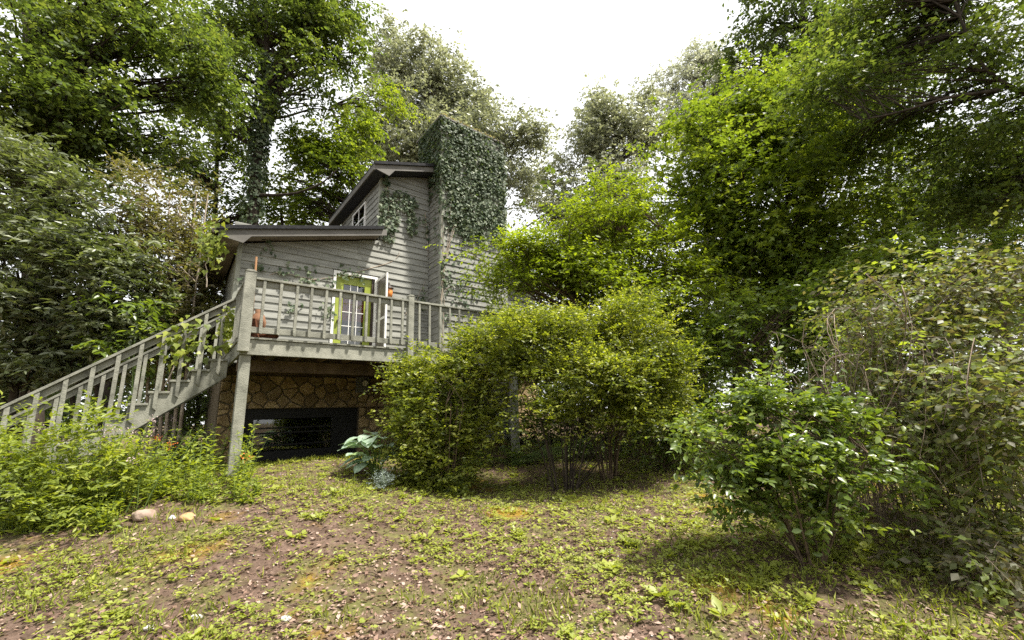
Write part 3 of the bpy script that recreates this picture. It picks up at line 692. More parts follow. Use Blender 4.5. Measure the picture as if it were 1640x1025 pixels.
def plant(name, label, cat, base, stems, lobes, n, tw, lv, size, tmpl, leaf, bark='bark', spread=.25, twlen=.4, flat=.6, droop=.25, lift=.1, upb=1.0,
          seed=1, r_limb=.03, r_twig=.006, shell=.45, leafdroop=.15, rise=.5, minz=None, group=None, twigs_drawn=1.0, crown_name='crown', jit=.5, hang=0., kind=None, limb_draw=1.0, bark2=None, gap=1.15, shoots=.12, near_w=.5, holes=1.8, dome=0.):
    g = np.random.default_rng(seed)
    root = empty(name, tuple(base)); tag(root, label, cat, group, kind)
    B = np.array(base, float)
    # trunk or stems
    st = []
    for pts, r0, r1, *fl in stems:
        sp = smooth_poly(pts, 14, .02 * r0 * 4, g)
        if not fl: st.append(sp)
        rr = np.linspace(r0, r1, 14); rr[0] *= 1.35; rr[1] *= 1.1
        sd = 10 if r0 > .06 else 6
        tm = tubes_mesh('trunk' if r0 > .06 else 'stem', [((sp - B)[None], rr[None], sd)])
        link('trunk' if r0 > .06 else 'stem', tm, M[bark], root)
    allst = np.concatenate(st) if st else None
    # clusters
    w = np.array([(r[0] * r[1] * r[2]) ** (2 / 3) for _, r in lobes]); w = w / w.sum()
    n_keep = n; n = int(n * holes)
    li = g.choice(len(lobes), n, p=w)
    C = np.array([lobes[i][0] for i in li]); Rr = np.array([lobes[i][1] for i in li])
    d = unit(g.normal(0, 1, (n, 3)) + np.array([0, 0, dome])); rad = g.random(n) ** shell
    c = C + d * Rr * rad[:, None]
    # holes between boughs: drop clusters where a smooth 3-D noise is low
    wav = gap * float(np.median([r.mean() for _, r in lobes])) ; kv = unit(g.normal(0, 1, (9, 3))) * (2 * pi / wav) * g.uniform(.6, 1.5, (9, 1))
    nz = np.sin(c @ kv.T + g.uniform(0, 6.28, 9)).sum(1) + g.normal(0, .55, n)
    sel = np.argsort(-nz)[:n_keep]; n = n_keep
    c, C, Rr, rad, d = c[sel], C[sel], Rr[sel], rad[sel], d[sel]
    if minz is not None: c[:, 2] = np.maximum(c[:, 2], minz + g.random(n) * .3)
    crnd = g.random(n)
    groups = []
    if allst is not None and limb_draw > 0:
        # limb from the stem point that lies below the cluster
        hd = np.linalg.norm(c[:, None, :2] - allst[None, :, :2], axis=2)
        want = c[:, 2:3] - rise * hd
        cost = (np.abs(allst[None, :, 2] - want) + near_w * hd) * (1 + .5 * g.random(hd.shape))
        s = allst[np.argmin(cost, 1)]
        t = np.linspace(0, 1, 6)[None, :, None]
        ln = np.linalg.norm(c - s, axis=1)[:, None]
        ctrl = s + (c - s) * .5 + np.concatenate([g.normal(0, .08, (n, 2)) * ln, (.12 * ln)], 1)
        Q = (1 - t) ** 2 * s[:, None] + 2 * t * (1 - t) * ctrl[:, None] + t * t * c[:, None]
        Q[:, 1:-1] += g.normal(0, .02, (n, 4, 3)) * ln[:, None]
        keep = g.random(n) < limb_draw
        lr_ = r_limb * np.clip(ln / np.median(ln), .5, 1.8)
        rr = lr_ * np.linspace(1, .22, 6)[None]
        groups.append(((Q - B)[keep], rr[keep], 4 if r_limb > .012 else 3))
    # twigs
    m = n * tw; ci = np.repeat(np.arange(n), tw)
    ts = c[ci] + g.normal(0, spread, (m, 3)) * np.array([1, 1, flat])
    od = (c - C) / Rr; od = unit(od)
    td = unit(od[ci] * .55 + g.normal(0, 1, (m, 3)) * np.array([1, 1, .45]) * .75 + np.array([0, 0, lift]))
    tl = twlen * g.uniform(.55, 1.35, m) * np.where(g.random(m) < shoots, 1.8, 1.)
    tt = np.linspace(0, 1, 3)
    TP = ts[:, None] + td[:, None] * (tl[:, None] * tt[None])[..., None]; TP[..., 2] -= droop * tl[:, None] * (tt ** 2)[None]
    kd = g.random(m) < twigs_drawn * .45
    if kd.any(): groups.append(((TP - B)[kd], (r_twig * np.linspace(1, .35, 3))[None] * np.ones((kd.sum(), 1)), 3))
    if groups: tag(link('branchwork', tubes_mesh('branchwork', groups), M[bark2 or bark], root), kind='stuff')
    # leaves
    N = m * lv; wi = np.repeat(np.arange(m), lv); jj = np.tile(np.arange(lv), m)
    t = np.clip((jj + .6 + g.uniform(-.4, .4, N)) / lv, .05, 1.02)
    pos = ts[wi] + td[wi] * (tl[wi] * t)[:, None]; pos[:, 2] -= droop * tl[wi] * t * t
    dirs = td[wi].copy(); dirs[:, 2] -= 2 * droop * t; dirs = unit(dirs)
    side = np.where(jj % 2 == 0, 1., -1.)
    perp = unit(np.cross(dirs, np.array([0, 0, 1.])))
    ax = unit(dirs * .6 + perp * (side * .75)[:, None] + g.normal(0, .28, (N, 3)) + np.array([0, 0, -leafdroop]))
    nr = unit(np.array([0, 0, upb]) + g.normal(0, jit, (N, 3)))
    if hang: ax = unit(ax + np.array([0, 0, -hang])); 
    sz = size * (.45 + .95 * g.random(N) ** .9)
    rnd = np.clip(.62 * crnd[ci[wi]] ** 1.15 + .38 * g.random(N), 0, 1)
    tag(link(crown_name, leaves_mesh(crown_name, pos - B, ax, nr, sz, tmpl, rnd), M[leaf], root), kind='stuff')
    TRI[0] += N * len(tmpl[1])
    return root

def gp(px, py, y0=None):
    """ground point seen at a photo pixel"""
    lo, hi = .8, 60.
    for _ in range(50):
        m_ = (lo + hi) / 2; q = P(px, py, m_)
        if q[2] > ground_h(q[0], q[1]): lo = m_
        else: hi = m_
    return P(px, py, lo)
def onground(x, y, dz=-.05): return np.array([x, y, float(ground_h(x, y)) + dz])
def under(px, py, y): q = P(px, py, y); return onground(q[0], q[1])

# ------------------------------------------------------------------ trees
# far oaks behind the house
def oak(px, y, label, lobes, n, leaf, seed, top, size=.27, r=.3):
    b = under(px, 600, y); t = P(px + 6, top, y)
    mid = (b + t) / 2 + np.array([.3, 0, 0])
    return plant('oak_tree', label, 'tree', b, [([b, mid, t], r, .06)], lobes, n, 8, 9, size, T_rhomb(.5), leaf, 'barkdark', .55, .8, .9, .35, .2, .6,
                 seed, .045, .010, .62, .3, 1.1, twigs_drawn=.3, jit=.8, limb_draw=.3)
oak(700, 30, 'tall grey leaved oak rising directly behind the ivy chimney', [lobe(625, 95, 30, 42, 62), lobe(690, 120, 30, 75, 65), lobe(640, 190, 29, 75, 60), lobe(745, 170, 31, 62, 60), lobe(770, 215, 30, 60, 55), lobe(845, 210, 30, 42, 42), lobe(690, 240, 29, 90, 60), lobe(800, 270, 31, 60, 50), lobe(600, 240, 31, 50, 50)], 900, 'l_oak', 21, 110)
oak(975, 34, 'grey green rounded oak in the gap right of the chimney', [lobe(975, 190, 34, 58, 55), lobe(945, 240, 34, 55, 60), lobe(1020, 220, 34, 50, 70), lobe(960, 300, 33, 80, 50), lobe(880, 290, 35, 60, 35), lobe(1040, 160, 35, 22, 22), lobe(860, 340, 33, 60, 40), lobe(960, 350, 33, 80, 40)], 620, 'l_oak', 22, 170)
oak(1120, 40, 'pale hazy oak top behind the bright maple', [lobe(1090, 140, 40, 42, 50), lobe(1130, 100, 41, 45, 42), lobe(1160, 150, 40, 50, 60), lobe(1110, 200, 40, 60, 60)], 420, 'l_oakpale', 23, 100)

# left: big tree with dark trunk
b = under(64, 600, 12)
plant('maple_tree', 'big dark trunked maple at the far left edge', 'tree', b, [([b, P(66, 300, 12), P(55, 120, 12), P(40, -40, 12), P(60, -200, 12)], .30, .10)],
      [lobe(60, 60, 11, 120, 90), lobe(180, 110, 11.5, 110, 90), lobe(250, 30, 12, 120, 80), lobe(120, 190, 11, 130, 70), lobe(240, 200, 12.5, 90, 60), lobe(20, 160, 10.5, 60, 110), lobe(330, 130, 13, 60, 50), lobe(90, -80, 12, 180, 90), lobe(300, 230, 13, 55, 30), lobe(20, 270, 11, 60, 60), lobe(150, 250, 12.5, 80, 40)],
      430, 9, 10, .15, T_rhomb(.62), 'l_canopy', 'barkdark', .42, .7, .75, .3, .12, .8, 31, .04, .008, .6, .3, .4, twigs_drawn=.6, holes=2.8, gap=1.3)
# ivy clad tree
b = under(402, 600, 17)
ivt = [b, P(404, 330, 17), P(418, 200, 17), P(428, 90, 17), P(425, -60, 17)]
ivf = [P(414, 240, 17), P(436, 170, 17.2), P(452, 80, 17.4), P(470, -40, 17.5)]
ivy_tree = plant('ivy_clad_tree', 'tall ivy wrapped tree with forked trunk behind the low roof', 'tree', b, [(ivt, .27, .10), (ivf, .15, .06)],
      [lobe(400, 30, 17, 80, 60), lobe(500, 40, 17, 80, 60), lobe(540, 10, 18, 55, 40), lobe(480, 110, 17, 60, 45), lobe(370, 110, 16.5, 60, 45), lobe(355, 180, 16.5, 50, 35), lobe(530, 150, 18, 40, 30), lobe(440, -60, 17, 120, 60), lobe(560, 95, 18, 28, 30), lobe(420, 160, 16.3, 40, 30)],
      360, 8, 10, .185, T_rhomb(.6), 'l_canopy', 'barkdark', .42, .8, .5, .35, .1, .8, 33, .045, .009, .6, .3, .5, twigs_drawn=.6, holes=2.6)
b2 = under(348, 600, 19)
plant('slender_tree', 'slender straight tree just left of the ivy wrapped trunk', 'tree', b2, [([b2, P(345, 330, 19), P(352, 150, 19), P(350, -20, 19)], .13, .05)],
      [lobe(330, 60, 19, 70, 60), lobe(300, 150, 19, 60, 45), lobe(370, 230, 19, 40, 40), lobe(300, 270, 19, 60, 30), lobe(375, 305, 19, 35, 40), lobe(340, 340, 19, 40, 30), lobe(430, 335, 20, 40, 25)], 210, 8, 9, .175, T_rhomb(.6), 'l_canopy', 'barkdark', .4, .7, .5, .3, .1, .9, 34, .03, .007, .6, .3, .5, twigs_drawn=.6)
# small bright tree over the low roof, with its long arched limb
b3 = under(570, 600, 20)
plant('small_maple', 'small bright green maple above the low roof with long curved limb', 'tree', b3, [([b3, P(575, 380, 20), P(560, 250, 20), P(530, 170, 20)], .16, .06), ([P(410, 313, 16.9), P(470, 312, 16.9), P(515, 295, 16.9), P(540, 272, 16.9)], .075, .025, 0)],
      [lobe(480, 235, 19, 55, 35), lobe(530, 260, 19, 60, 50), lobe(450, 290, 19.5, 50, 40), lobe(500, 330, 20, 70, 40), lobe(600, 170, 21, 40, 30), lobe(570, 220, 20, 40, 40), lobe(620, 170, 22, 30, 28)], 230, 8, 10, .175, T_rhomb(.6), 'l_maple', 'barkdark', .38, .7, .45, .3, .1, 1.0, 35, .03, .007, .6, .3, .4, twigs_drawn=.6)

# right: bright maple
b = under(1175, 640, 10.5)
plant('maple_tree', 'bright yellow green maple filling the right of the yard', 'tree', b, [([b, P(1175, 480, 10.5), P(1165, 340, 10.5), P(1160, 200, 10.6)], .13, .04), ([P(1172, 520, 10.5), P(1240, 430, 10.2), P(1300, 330, 10)], .07, .03)],
      [lobe(1120, 240, 10, 80, 60), lobe(1190, 180, 10.5, 80, 60), lobe(1260, 220, 10, 90, 70), lobe(1080, 300, 10.3, 55, 50), lobe(1180, 310, 9.7, 110, 70), lobe(1320, 300, 9.6, 80, 70), lobe(1250, 390, 9.5, 120, 60), lobe(1130, 390, 10, 70, 50), lobe(1370, 380, 9.5, 60, 50), lobe(1240, 120, 11, 60, 50), lobe(1280, 460, 9.6, 90, 40)],
      600, 9, 9, .13, T_lobe(.85), 'l_maple', 'barkdark', .34, .62, .38, .28, .06, 1.1, 41, .026, .006, .6, .25, .4, twigs_drawn=.6, holes=2.8, gap=1.2)
# tall dark tree behind it
b = under(1300, 600, 17)
plant('tall_tree', 'tall dark green tree behind the bright maple at upper right', 'tree', b, [([b, P(1300, 300, 17), P(1290, 100, 17), P(1280, -80, 17)], .24, .1)],
      [lobe(1240, 40, 17, 45, 60), lobe(1270, 120, 17, 60, 50), lobe(1340, 40, 17, 70, 70), lobe(1220, -40, 17, 40, 50), lobe(1170, 110, 18, 30, 45), lobe(1400, 140, 17, 90, 80), lobe(1330, 220, 17, 80, 60)],
      330, 8, 10, .185, T_rhomb(.6), 'l_dark', 'barkdark', .42, .75, .6, .3, .1, .8, 42, .04, .008, .55, .3, .5, twigs_drawn=.5)
# overhanging tree, trunk out of frame to the right
b = onground(11.6, 7.2)
ov = [b, np.array([11.5, 7.1, 2.5]), np.array([11.3, 7.0, 5.2]), np.array([11.0, 6.9, 8.5])]
plant('overhanging_tree', 'large leafy tree leaning in overhead from the right edge', 'tree', b,
      [(ov, .26, .12), ([np.array([11.3, 7.0, 4.6]), P(1700, 175, 6.5), P(1640, 150, 6.5), P(1580, 120, 6.5), P(1548, 70, 6.6), P(1530, 0, 6.6)], .055, .016), ([P(1600, 145, 6.5), P(1520, 155, 6.6), P(1440, 180, 6.7), P(1380, 192, 6.8)], .034, .01)],
      [lobe(1380, 90, 7.9, 90, 60), lobe(1480, 60, 7.9, 110, 80), lobe(1590, 50, 6.5, 100, 80), lobe(1330, 150, 7.3, 60, 50), lobe(1430, 220, 8.2, 100, 60), lobe(1560, 230, 7.9, 110, 70), lobe(1640, 160, 6.5, 80, 80), lobe(1350, 10, 7.5, 80, 50), lobe(1500, -60, 7, 170, 60), lobe(1600, 330, 8, 80, 40), lobe(1610, 270, 8.5, 70, 50), lobe(1540, 320, 8.8, 70, 40)],
      520, 9, 9, .10, T_lobe(.85), 'l_canopy', 'barkdark', .32, .55, .5, .3, .05, 1.0, 43, .014, .004, .65, .3, .25, twigs_drawn=.7, holes=2.6, gap=1.3)

# lime green layered shrub beside the chimney
b = under(1010, 640, 9)
stems = [([b + np.array([dx * .3, 0, 0]), P(px_, 520, 9), P(px2, 380, 9)], .05, .02) for dx, px_, px2 in ((-1, 950, 900), (-.3, 985, 960), (.4, 1020, 1010), (1, 1060, 1070), (0, 1000, 985))]
plant('lime_shrub', 'tall lime green layered shrub reaching the chimney side', 'shrub', b, stems,
      [lobe(990, 320, 9, 45, 40), lobe(960, 370, 9, 90, 45), lobe(1040, 400, 9.2, 70, 55), lobe(890, 410, 8.8, 80, 30), lobe(810, 405, 8.7, 70, 18), lobe(1000, 470, 9, 110, 55), lobe(870, 460, 8.8, 80, 40), lobe(1080, 480, 9.2, 60, 70), lobe(780, 440, 8.6, 30, 20), lobe(930, 430, 8.9, 70, 40), lobe(1090, 560, 9, 50, 60)],
      620, 9, 10, .085, T_rhomb(.5), 'l_lime', 'stem', .2, .42, .35, .25, .05, 1.1, 51, .013, .004, .5, .2, .6, twigs_drawn=.6, holes=2.8, gap=1.2, shoots=.2)

# big azalea in front of the deck: several clumps, one spreading crown
b = gp(905, 788)
st = []
g0_ = np.random.default_rng(61)
for k in range(15):
    ang = g0_.uniform(0, 2 * pi); rr_ = g0_.uniform(.03, .16); e = g0_.uniform(.15, .7)
    q = b + np.array([cos(ang) * rr_, sin(ang) * rr_ * .8, -.05])
    st.append(([q, q + np.array([cos(ang) * .22 * e, sin(ang) * .2 * e, .55]), q + np.array([cos(ang) * .75 * e, sin(ang) * .6 * e, 1.35 + .3 * g0_.random()])], .014, .007))
yb = b[1]
azalea = plant('azalea_bush', 'big rounded azalea on bare dark stems in the middle of the yard', 'shrub', b, st,
      [lobe(850, 545, yb, 90, 36), lobe(822, 592, yb - .05, 46, 26), lobe(985, 535, yb + .2, 95, 38), lobe(1065, 600, yb + .2, 42, 50), lobe(950, 605, yb - .2, 100, 40), lobe(880, 668, yb - .3, 62, 22), lobe(1015, 655, yb, 62, 36), lobe(905, 528, yb + .4, 60, 22), lobe(1010, 508, yb + .4, 48, 24)],
      760, 9, 9, .052, T_rhomb(.5), 'l_azalea', 'barkdark', .11, .2, .8, .12, .25, .8, 61, .0045, .0022, .5, .1, .9, twigs_drawn=.8, jit=.7, holes=2.7, gap=1.3, shoots=.22, limb_draw=.12, dome=.7)
b = gp(715, 785); yb = b[1]
st = []
for k in range(16):
    ang = g0_.uniform(0, 2 * pi); e = g0_.uniform(.3, 1)
    q = b + np.array([cos(ang) * .12, sin(ang) * .12, -.05]); st.append(([q, q + np.array([cos(ang) * .2 * e, sin(ang) * .2 * e, .5]), q + np.array([cos(ang) * .5 * e, sin(ang) * .5 * e, 1.3])], .016, .007))
plant('azalea_bush', 'dense azalea reaching the ground beside the hosta below the deck', 'shrub', b, st,
      [lobe(705, 605, yb, 60, 38), lobe(765, 575, yb + .2, 60, 42), lobe(680, 665, yb - .1, 42, 55), lobe(715, 725, yb - .1, 55, 55), lobe(760, 660, yb + .1, 42, 50), lobe(652, 620, yb + .1, 26, 40), lobe(815, 535, yb + .5, 52, 26), lobe(660, 700, yb, 30, 40), lobe(700, 770, yb - .1, 55, 25)],
      640, 9, 9, .054, T_rhomb(.5), 'l_azalea', 'stem', .11, .2, .8, .12, .25, .8, 62, .0045, .0022, .5, .1, .9, twigs_drawn=.8, jit=.7, holes=2.0, gap=1.3, shoots=.25, limb_draw=.1, dome=.4)
b = gp(975, 768); yb = b[1]
st = []
for k in range(14):
    ang = g0_.uniform(0, 2 * pi); e = g0_.uniform(.3, 1)
    q = b + np.array([cos(ang) * .1, sin(ang) * .1, -.05]); st.append(([q, q + np.array([cos(ang) * .12 * e, sin(ang) * .12 * e, .6]), q + np.array([cos(ang) * .5 * e, sin(ang) * .5 * e, 1.4])], .016, .008))
plant('azalea_bush', 'azalea with reddish brown stems behind the central bush', 'shrub', b, st,
      [lobe(1000, 600, yb, 80, 50), lobe(1060, 650, yb, 50, 60), lobe(960, 560, yb + .2, 80, 40)], 230, 8, 9, .054, T_rhomb(.5), 'l_azalea', 'stem', .13, .22, .8, .12, .25, .8, 63, .0045, .0022, .5, .1, .9, twigs_drawn=.8, jit=.7, holes=2.2, shoots=.25, limb_draw=.12, dome=.6)
b = gp(1062, 752); yb = b[1]
st = [([b, b + np.array([dx * .3, 0, .5]), b + np.array([dx, .1, 1.2])], .015, .007) for dx in (-.5, -.2, .1, .35, .6)]
plant('leafy_shrub', 'shaded green shrub between the azalea and the maple', 'shrub', b, st, [lobe(1070, 690, yb, 50, 60), lobe(1110, 620, yb + .3, 50, 60), lobe(1130, 540, yb + 1, 50, 50)], 190, 8, 9, .07, T_rhomb(.5), 'l_bush', 'stem', .16, .28, .7, .15, .15, .9, 64, .006, .003, .45, .15, .8, twigs_drawn=.6)

b = under(930, 700, 10.8)
plant('shaded_undergrowth', 'dark undergrowth in the shade behind the azalea stems', 'shrub', b, [([b + np.array([dx, 0, 0]), b + np.array([dx * 1.1, 0, .6]), b + np.array([dx * 1.2, 0, 1.2])], .02, .008) for dx in (-1.4, -.7, 0, .6, 1.3)],
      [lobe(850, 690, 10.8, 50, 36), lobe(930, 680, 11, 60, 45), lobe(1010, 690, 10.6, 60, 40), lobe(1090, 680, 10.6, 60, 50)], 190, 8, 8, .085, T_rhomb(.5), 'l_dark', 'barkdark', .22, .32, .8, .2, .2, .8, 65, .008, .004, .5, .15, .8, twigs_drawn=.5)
# right front shrub
b = gp(1300, 905); yb = b[1]
st = []
for k in range(13):
    ang = g0_.uniform(0, 2 * pi); e = g0_.uniform(.4, 1)
    q = b + np.array([cos(ang) * .06, sin(ang) * .06, -.04]); st.append(([q, q + np.array([cos(ang) * .2 * e, sin(ang) * .15 * e, .4]), q + np.array([cos(ang) * .5 * e, sin(ang) * .4 * e, .95])], .011, .005))
plant('leafy_shrub', 'green broad leaved shrub at lower right, lit on top', 'shrub', b, st,
      [lobe(1230, 650, yb, 90, 45), lobe(1160, 720, yb, 60, 60), lobe(1290, 680, yb + .1, 95, 50), lobe(1240, 760, yb - .1, 110, 55), lobe(1350, 750, yb, 85, 50), lobe(1200, 810, yb, 55, 28), lobe(1330, 820, yb, 80, 30)],
      230, 7, 8, .056, T_hex(.55), 'l_bush', 'stem', .085, .16, .7, .15, .15, .9, 66, .0035, .0018, .55, .15, .8, twigs_drawn=.8, jit=.55, holes=3.0, gap=1.4, shoots=.25, limb_draw=.7)

# right bramble tangle with arching pale canes
b = gp(1545, 900); yb = b[1]
bz = b
st = []
for k in range(190):
    a0 = b + np.array([g0_.uniform(-.25, 1.6), g0_.uniform(.1, 1.8), 0]); a0[2] = float(ground_h(a0[0], a0[1])) - .03
    h = g0_.uniform(.8, 2.4); dx = g0_.uniform(-.95, .8); dy = g0_.uniform(-1.1, .3)
    wb = lambda s_: g0_.normal(0, s_, 3)
    st.append(([a0, a0 + np.array([dx * .1, dy * .2, h * .5]) + wb(.16), a0 + np.array([dx * .35, dy * .5, h * .85]) + wb(.16), a0 + np.array([dx * .6, dy * .7, h]) + wb(.22), a0 + np.array([dx * .9, dy, h * .85]) + wb(.2), a0 + np.array([dx * 1.15, dy * 1.2, h * g0_.uniform(.3, .75)]) + wb(.1)], g0_.uniform(.003, .0062), .002))
plant('bramble_thicket', 'brown tangled bramble thicket with arching bare canes at the right edge', 'thicket', b, st,
      [lobe(1450, 480, yb + .7, 110, 60), lobe(1570, 470, yb + .4, 110, 80), lobe(1480, 570, yb + .5, 120, 70), lobe(1590, 600, yb + .2, 90, 90), lobe(1560, 720, yb + .3, 110, 80), lobe(1450, 660, yb + .6, 80, 70), lobe(1610, 830, yb, 60, 80), lobe(1570, 890, yb - .35, 70, 40), lobe(1610, 700, yb - .45, 80, 90), lobe(1530, 630, yb - .2, 80, 70), lobe(1480, 800, yb - .1, 60, 50), lobe(1420, 700, yb + .2, 60, 50), lobe(1420, 560, yb + .9, 70, 60)],
      500, 7, 7, .062, T_rhomb(.6), 'l_bramble', 'cane', .14, .26, .7, .3, .0, .8, 67, .0035, .0018, .5, .25, .6, twigs_drawn=1.0, jit=.7, limb_draw=.6, holes=2.6, gap=1.2, shoots=.3)

# left: rhododendron mass and brown twiggy shrub
b = under(45, 640, 8.6)
st = [([b + np.array([-.2, 0, 0]), P(38, 540, 8.6), P(20, 480, 8.6), P(-20, 420, 8.6)], .075, .03), ([b, P(48, 560, 8.6), P(30, 500, 8.6), P(70, 400, 8.7)], .06, .02), ([b + np.array([1.5, .3, 0]), P(150, 560, 9), P(170, 460, 9), P(190, 380, 9)], .05, .02), ([b + np.array([1, .3, 0]), P(110, 560, 9), P(105, 460, 9), P(120, 330, 9)], .05, .02)]
plant('rhododendron', 'large rhododendron with silvery glossy leaves left of the stairs', 'shrub', b, st,
      [lobe(50, 300, 8.6, 90, 60), lobe(120, 350, 8.4, 90, 60), lobe(30, 400, 8.2, 70, 60), lobe(150, 430, 8.5, 100, 50), lobe(60, 490, 8.3, 90, 45), lobe(190, 500, 8.8, 90, 50), lobe(90, 570, 8.8, 100, 40), lobe(20, 240, 9, 50, 40), lobe(220, 540, 9, 60, 40), lobe(10, 590, 8.6, 60, 50)],
      560, 8, 9, .15, T_rhomb(.34), 'l_rhodo', 'barkdark', .22, .22, .7, .1, .2, .9, 71, .014, .005, .5, .2, .7, twigs_drawn=.6, jit=.6, holes=2.4)
b = under(265, 640, 9.6)
st = [([b + np.array([dx * .4, 0, 0]), P(265 + 40 * dx, 500, 9.6), P(265 + 62 * dx, 310, 9.6)], .04, .012) for dx in (-1, -.6, -.2, .1, .4, .8, 1.1)]
plant('twiggy_shrub', 'tall brownish twiggy shrub beside the house corner', 'shrub', b, st,
      [lobe(265, 330, 9.6, 60, 50), lobe(220, 400, 9.6, 60, 60), lobe(300, 420, 9.8, 45, 70), lobe(260, 500, 9.6, 70, 60), lobe(290, 560, 9.6, 50, 40), lobe(220, 300, 9.6, 40, 30)],
      300, 8, 8, .10, T_rhomb(.5), 'l_brown', 'twig', .22, .34, .9, .1, .25, .7, 72, .010, .004, .55, .15, .9, twigs_drawn=1, jit=.8)
b = under(225, 650, 8.4)
plant('broad_leaf_sapling', 'young sapling with broad bright leaves behind the handrail', 'sapling', b, [([b, P(215, 540, 8.4), P(225, 480, 8.4)], .02, .008)],
      [lobe(230, 485, 8.3, 75, 14), lobe(190, 520, 8.2, 50, 12), lobe(200, 555, 8.3, 90, 30)], 26, 4, 5, .14, T_hex(.5), 'l_bush', 'greenstem', .15, .3, .4, .2, .0, 1.4, 73, .006, .003, .6, .25, .5, jit=.35)
b = under(322, 640, 10.6)
plant('dark_evergreen', 'dark evergreen shrub hugging the left corner of the house', 'shrub', b, [([b, P(325, 560, 10.6), P(330, 420, 10.6)], .05, .02)],
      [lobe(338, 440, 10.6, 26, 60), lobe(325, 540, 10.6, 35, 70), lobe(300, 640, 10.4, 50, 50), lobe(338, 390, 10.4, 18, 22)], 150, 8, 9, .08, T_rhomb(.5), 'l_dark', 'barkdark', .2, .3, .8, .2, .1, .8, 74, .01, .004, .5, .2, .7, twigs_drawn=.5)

# ------------------------------------------------------------------ the wood closing the view (one mass)
def wood():
    g = np.random.default_rng(90)
    lob = []
    for k in range(120):
        left = k % 2 == 0
        x = g.uniform(-44, -9) if left else g.uniform(3, 44)
        y = g.uniform(20, 36) if left else g.uniform(17, 32)
        zt = g.uniform(2, 9.5 if left else 10.5); s = g.uniform(1.3, 2.6)
        lob.append((np.array([x, y, zt]), np.array([s * 1.3, s, s])))
    for k in range(60):      # low undergrowth
        lob.append((np.array([g.uniform(-30, 34), g.uniform(17, 24), g.uniform(.8, 2.6)]), np.array([2.4, 1.4, 1.5])))
    for k in range(34):
        lob.append((np.array([g.uniform(-10, 6), g.uniform(24, 36), g.uniform(2, 8)]), np.array([2.2, 2, 1.8])))
    stems = []
    for k in range(26):
        x = g.uniform(-40, 40); y = g.uniform(19, 34); bb = onground(x, y)
        stems.append(([bb, bb + np.array([g.normal(0, .3), 0, 5]), bb + np.array([g.normal(0, .6), 0, 11])], g.uniform(.12, .28), .06))
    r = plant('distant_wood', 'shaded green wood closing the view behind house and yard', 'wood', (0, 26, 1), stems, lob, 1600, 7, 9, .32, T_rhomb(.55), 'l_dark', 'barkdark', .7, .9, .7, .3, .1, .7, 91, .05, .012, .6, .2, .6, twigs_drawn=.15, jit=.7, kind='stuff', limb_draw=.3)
wood()
def far_side():
    g = np.random.default_rng(95)
    lob = [(np.array([g.uniform(-34, 34), g.uniform(-28, -17), g.uniform(1, 8.5)]), np.array([2.6, 2, 2])) for k in range(46)]
    stems = []
    for k in range(10):
        bb = onground(g.uniform(-30, 30), g.uniform(-27, -19)); stems.append(([bb, bb + np.array([.2, 0, 4]), bb + np.array([g.normal(0, .5), 0, 9])], g.uniform(.12, .22), .06))
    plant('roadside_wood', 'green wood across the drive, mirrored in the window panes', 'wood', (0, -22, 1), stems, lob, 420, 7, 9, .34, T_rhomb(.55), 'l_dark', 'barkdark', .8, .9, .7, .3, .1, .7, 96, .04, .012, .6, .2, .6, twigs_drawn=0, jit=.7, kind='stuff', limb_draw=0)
far_side()

# right mid-ground understory between maple and bramble
b = under(1420, 640, 7.5)
st = [([b + np.array([dx, 0, 0]), b + np.array([dx * 1.2, .1, 1.0]), b + np.array([dx * 1.6, .2, 2.0])], .03, .012) for dx in (-1.4, -.7, 0, .6, 1.2)]
plant('understory_shrub', 'loose green shrub behind the bramble on the right', 'shrub', b, st,
      [lobe(1180, 560, 8, 50, 50), lobe(1220, 500, 8, 70, 50), lobe(1330, 500, 7.6, 90, 60), lobe(1320, 570, 7, 80, 50), lobe(1440, 430, 7.5, 90, 40), lobe(1560, 420, 7.5, 90, 40)], 300, 8, 8, .10, T_rhomb(.55), 'l_bush', 'stem', .22, .36, .6, .2, .1, 1.0, 68, .01, .004, .5, .2, .7, twigs_drawn=.6)
for px_, y_, w_ in ((1495, 14, .22), (1600, 13, .2), (1420, 16, .2)):
    b = under(px_, 620, y_)
    plant('shaded_tree', {1495: 'dark forked trunk tree seen through the right canopy gap', 1600: 'dark trunk tree nearest the right edge behind the bramble', 1420: 'dark trunk tree left of the right canopy gap'}[px_], 'tree', b,
          [([b, P(px_ - 4, 400, y_), P(px_ + 8, 200, y_)], w_, .1)], [lobe(px_, 260, y_, 80, 50), lobe(px_ - 40, 340, y_, 60, 40), lobe(px_ + 40, 330, y_, 60, 40)], 110, 7, 9, .12, T_rhomb(.6), 'l_dark', 'barkdark', .4, .7, .5, .3, .1, .9, int(px_), .04, .008, .5, .2, .3, twigs_drawn=.6)

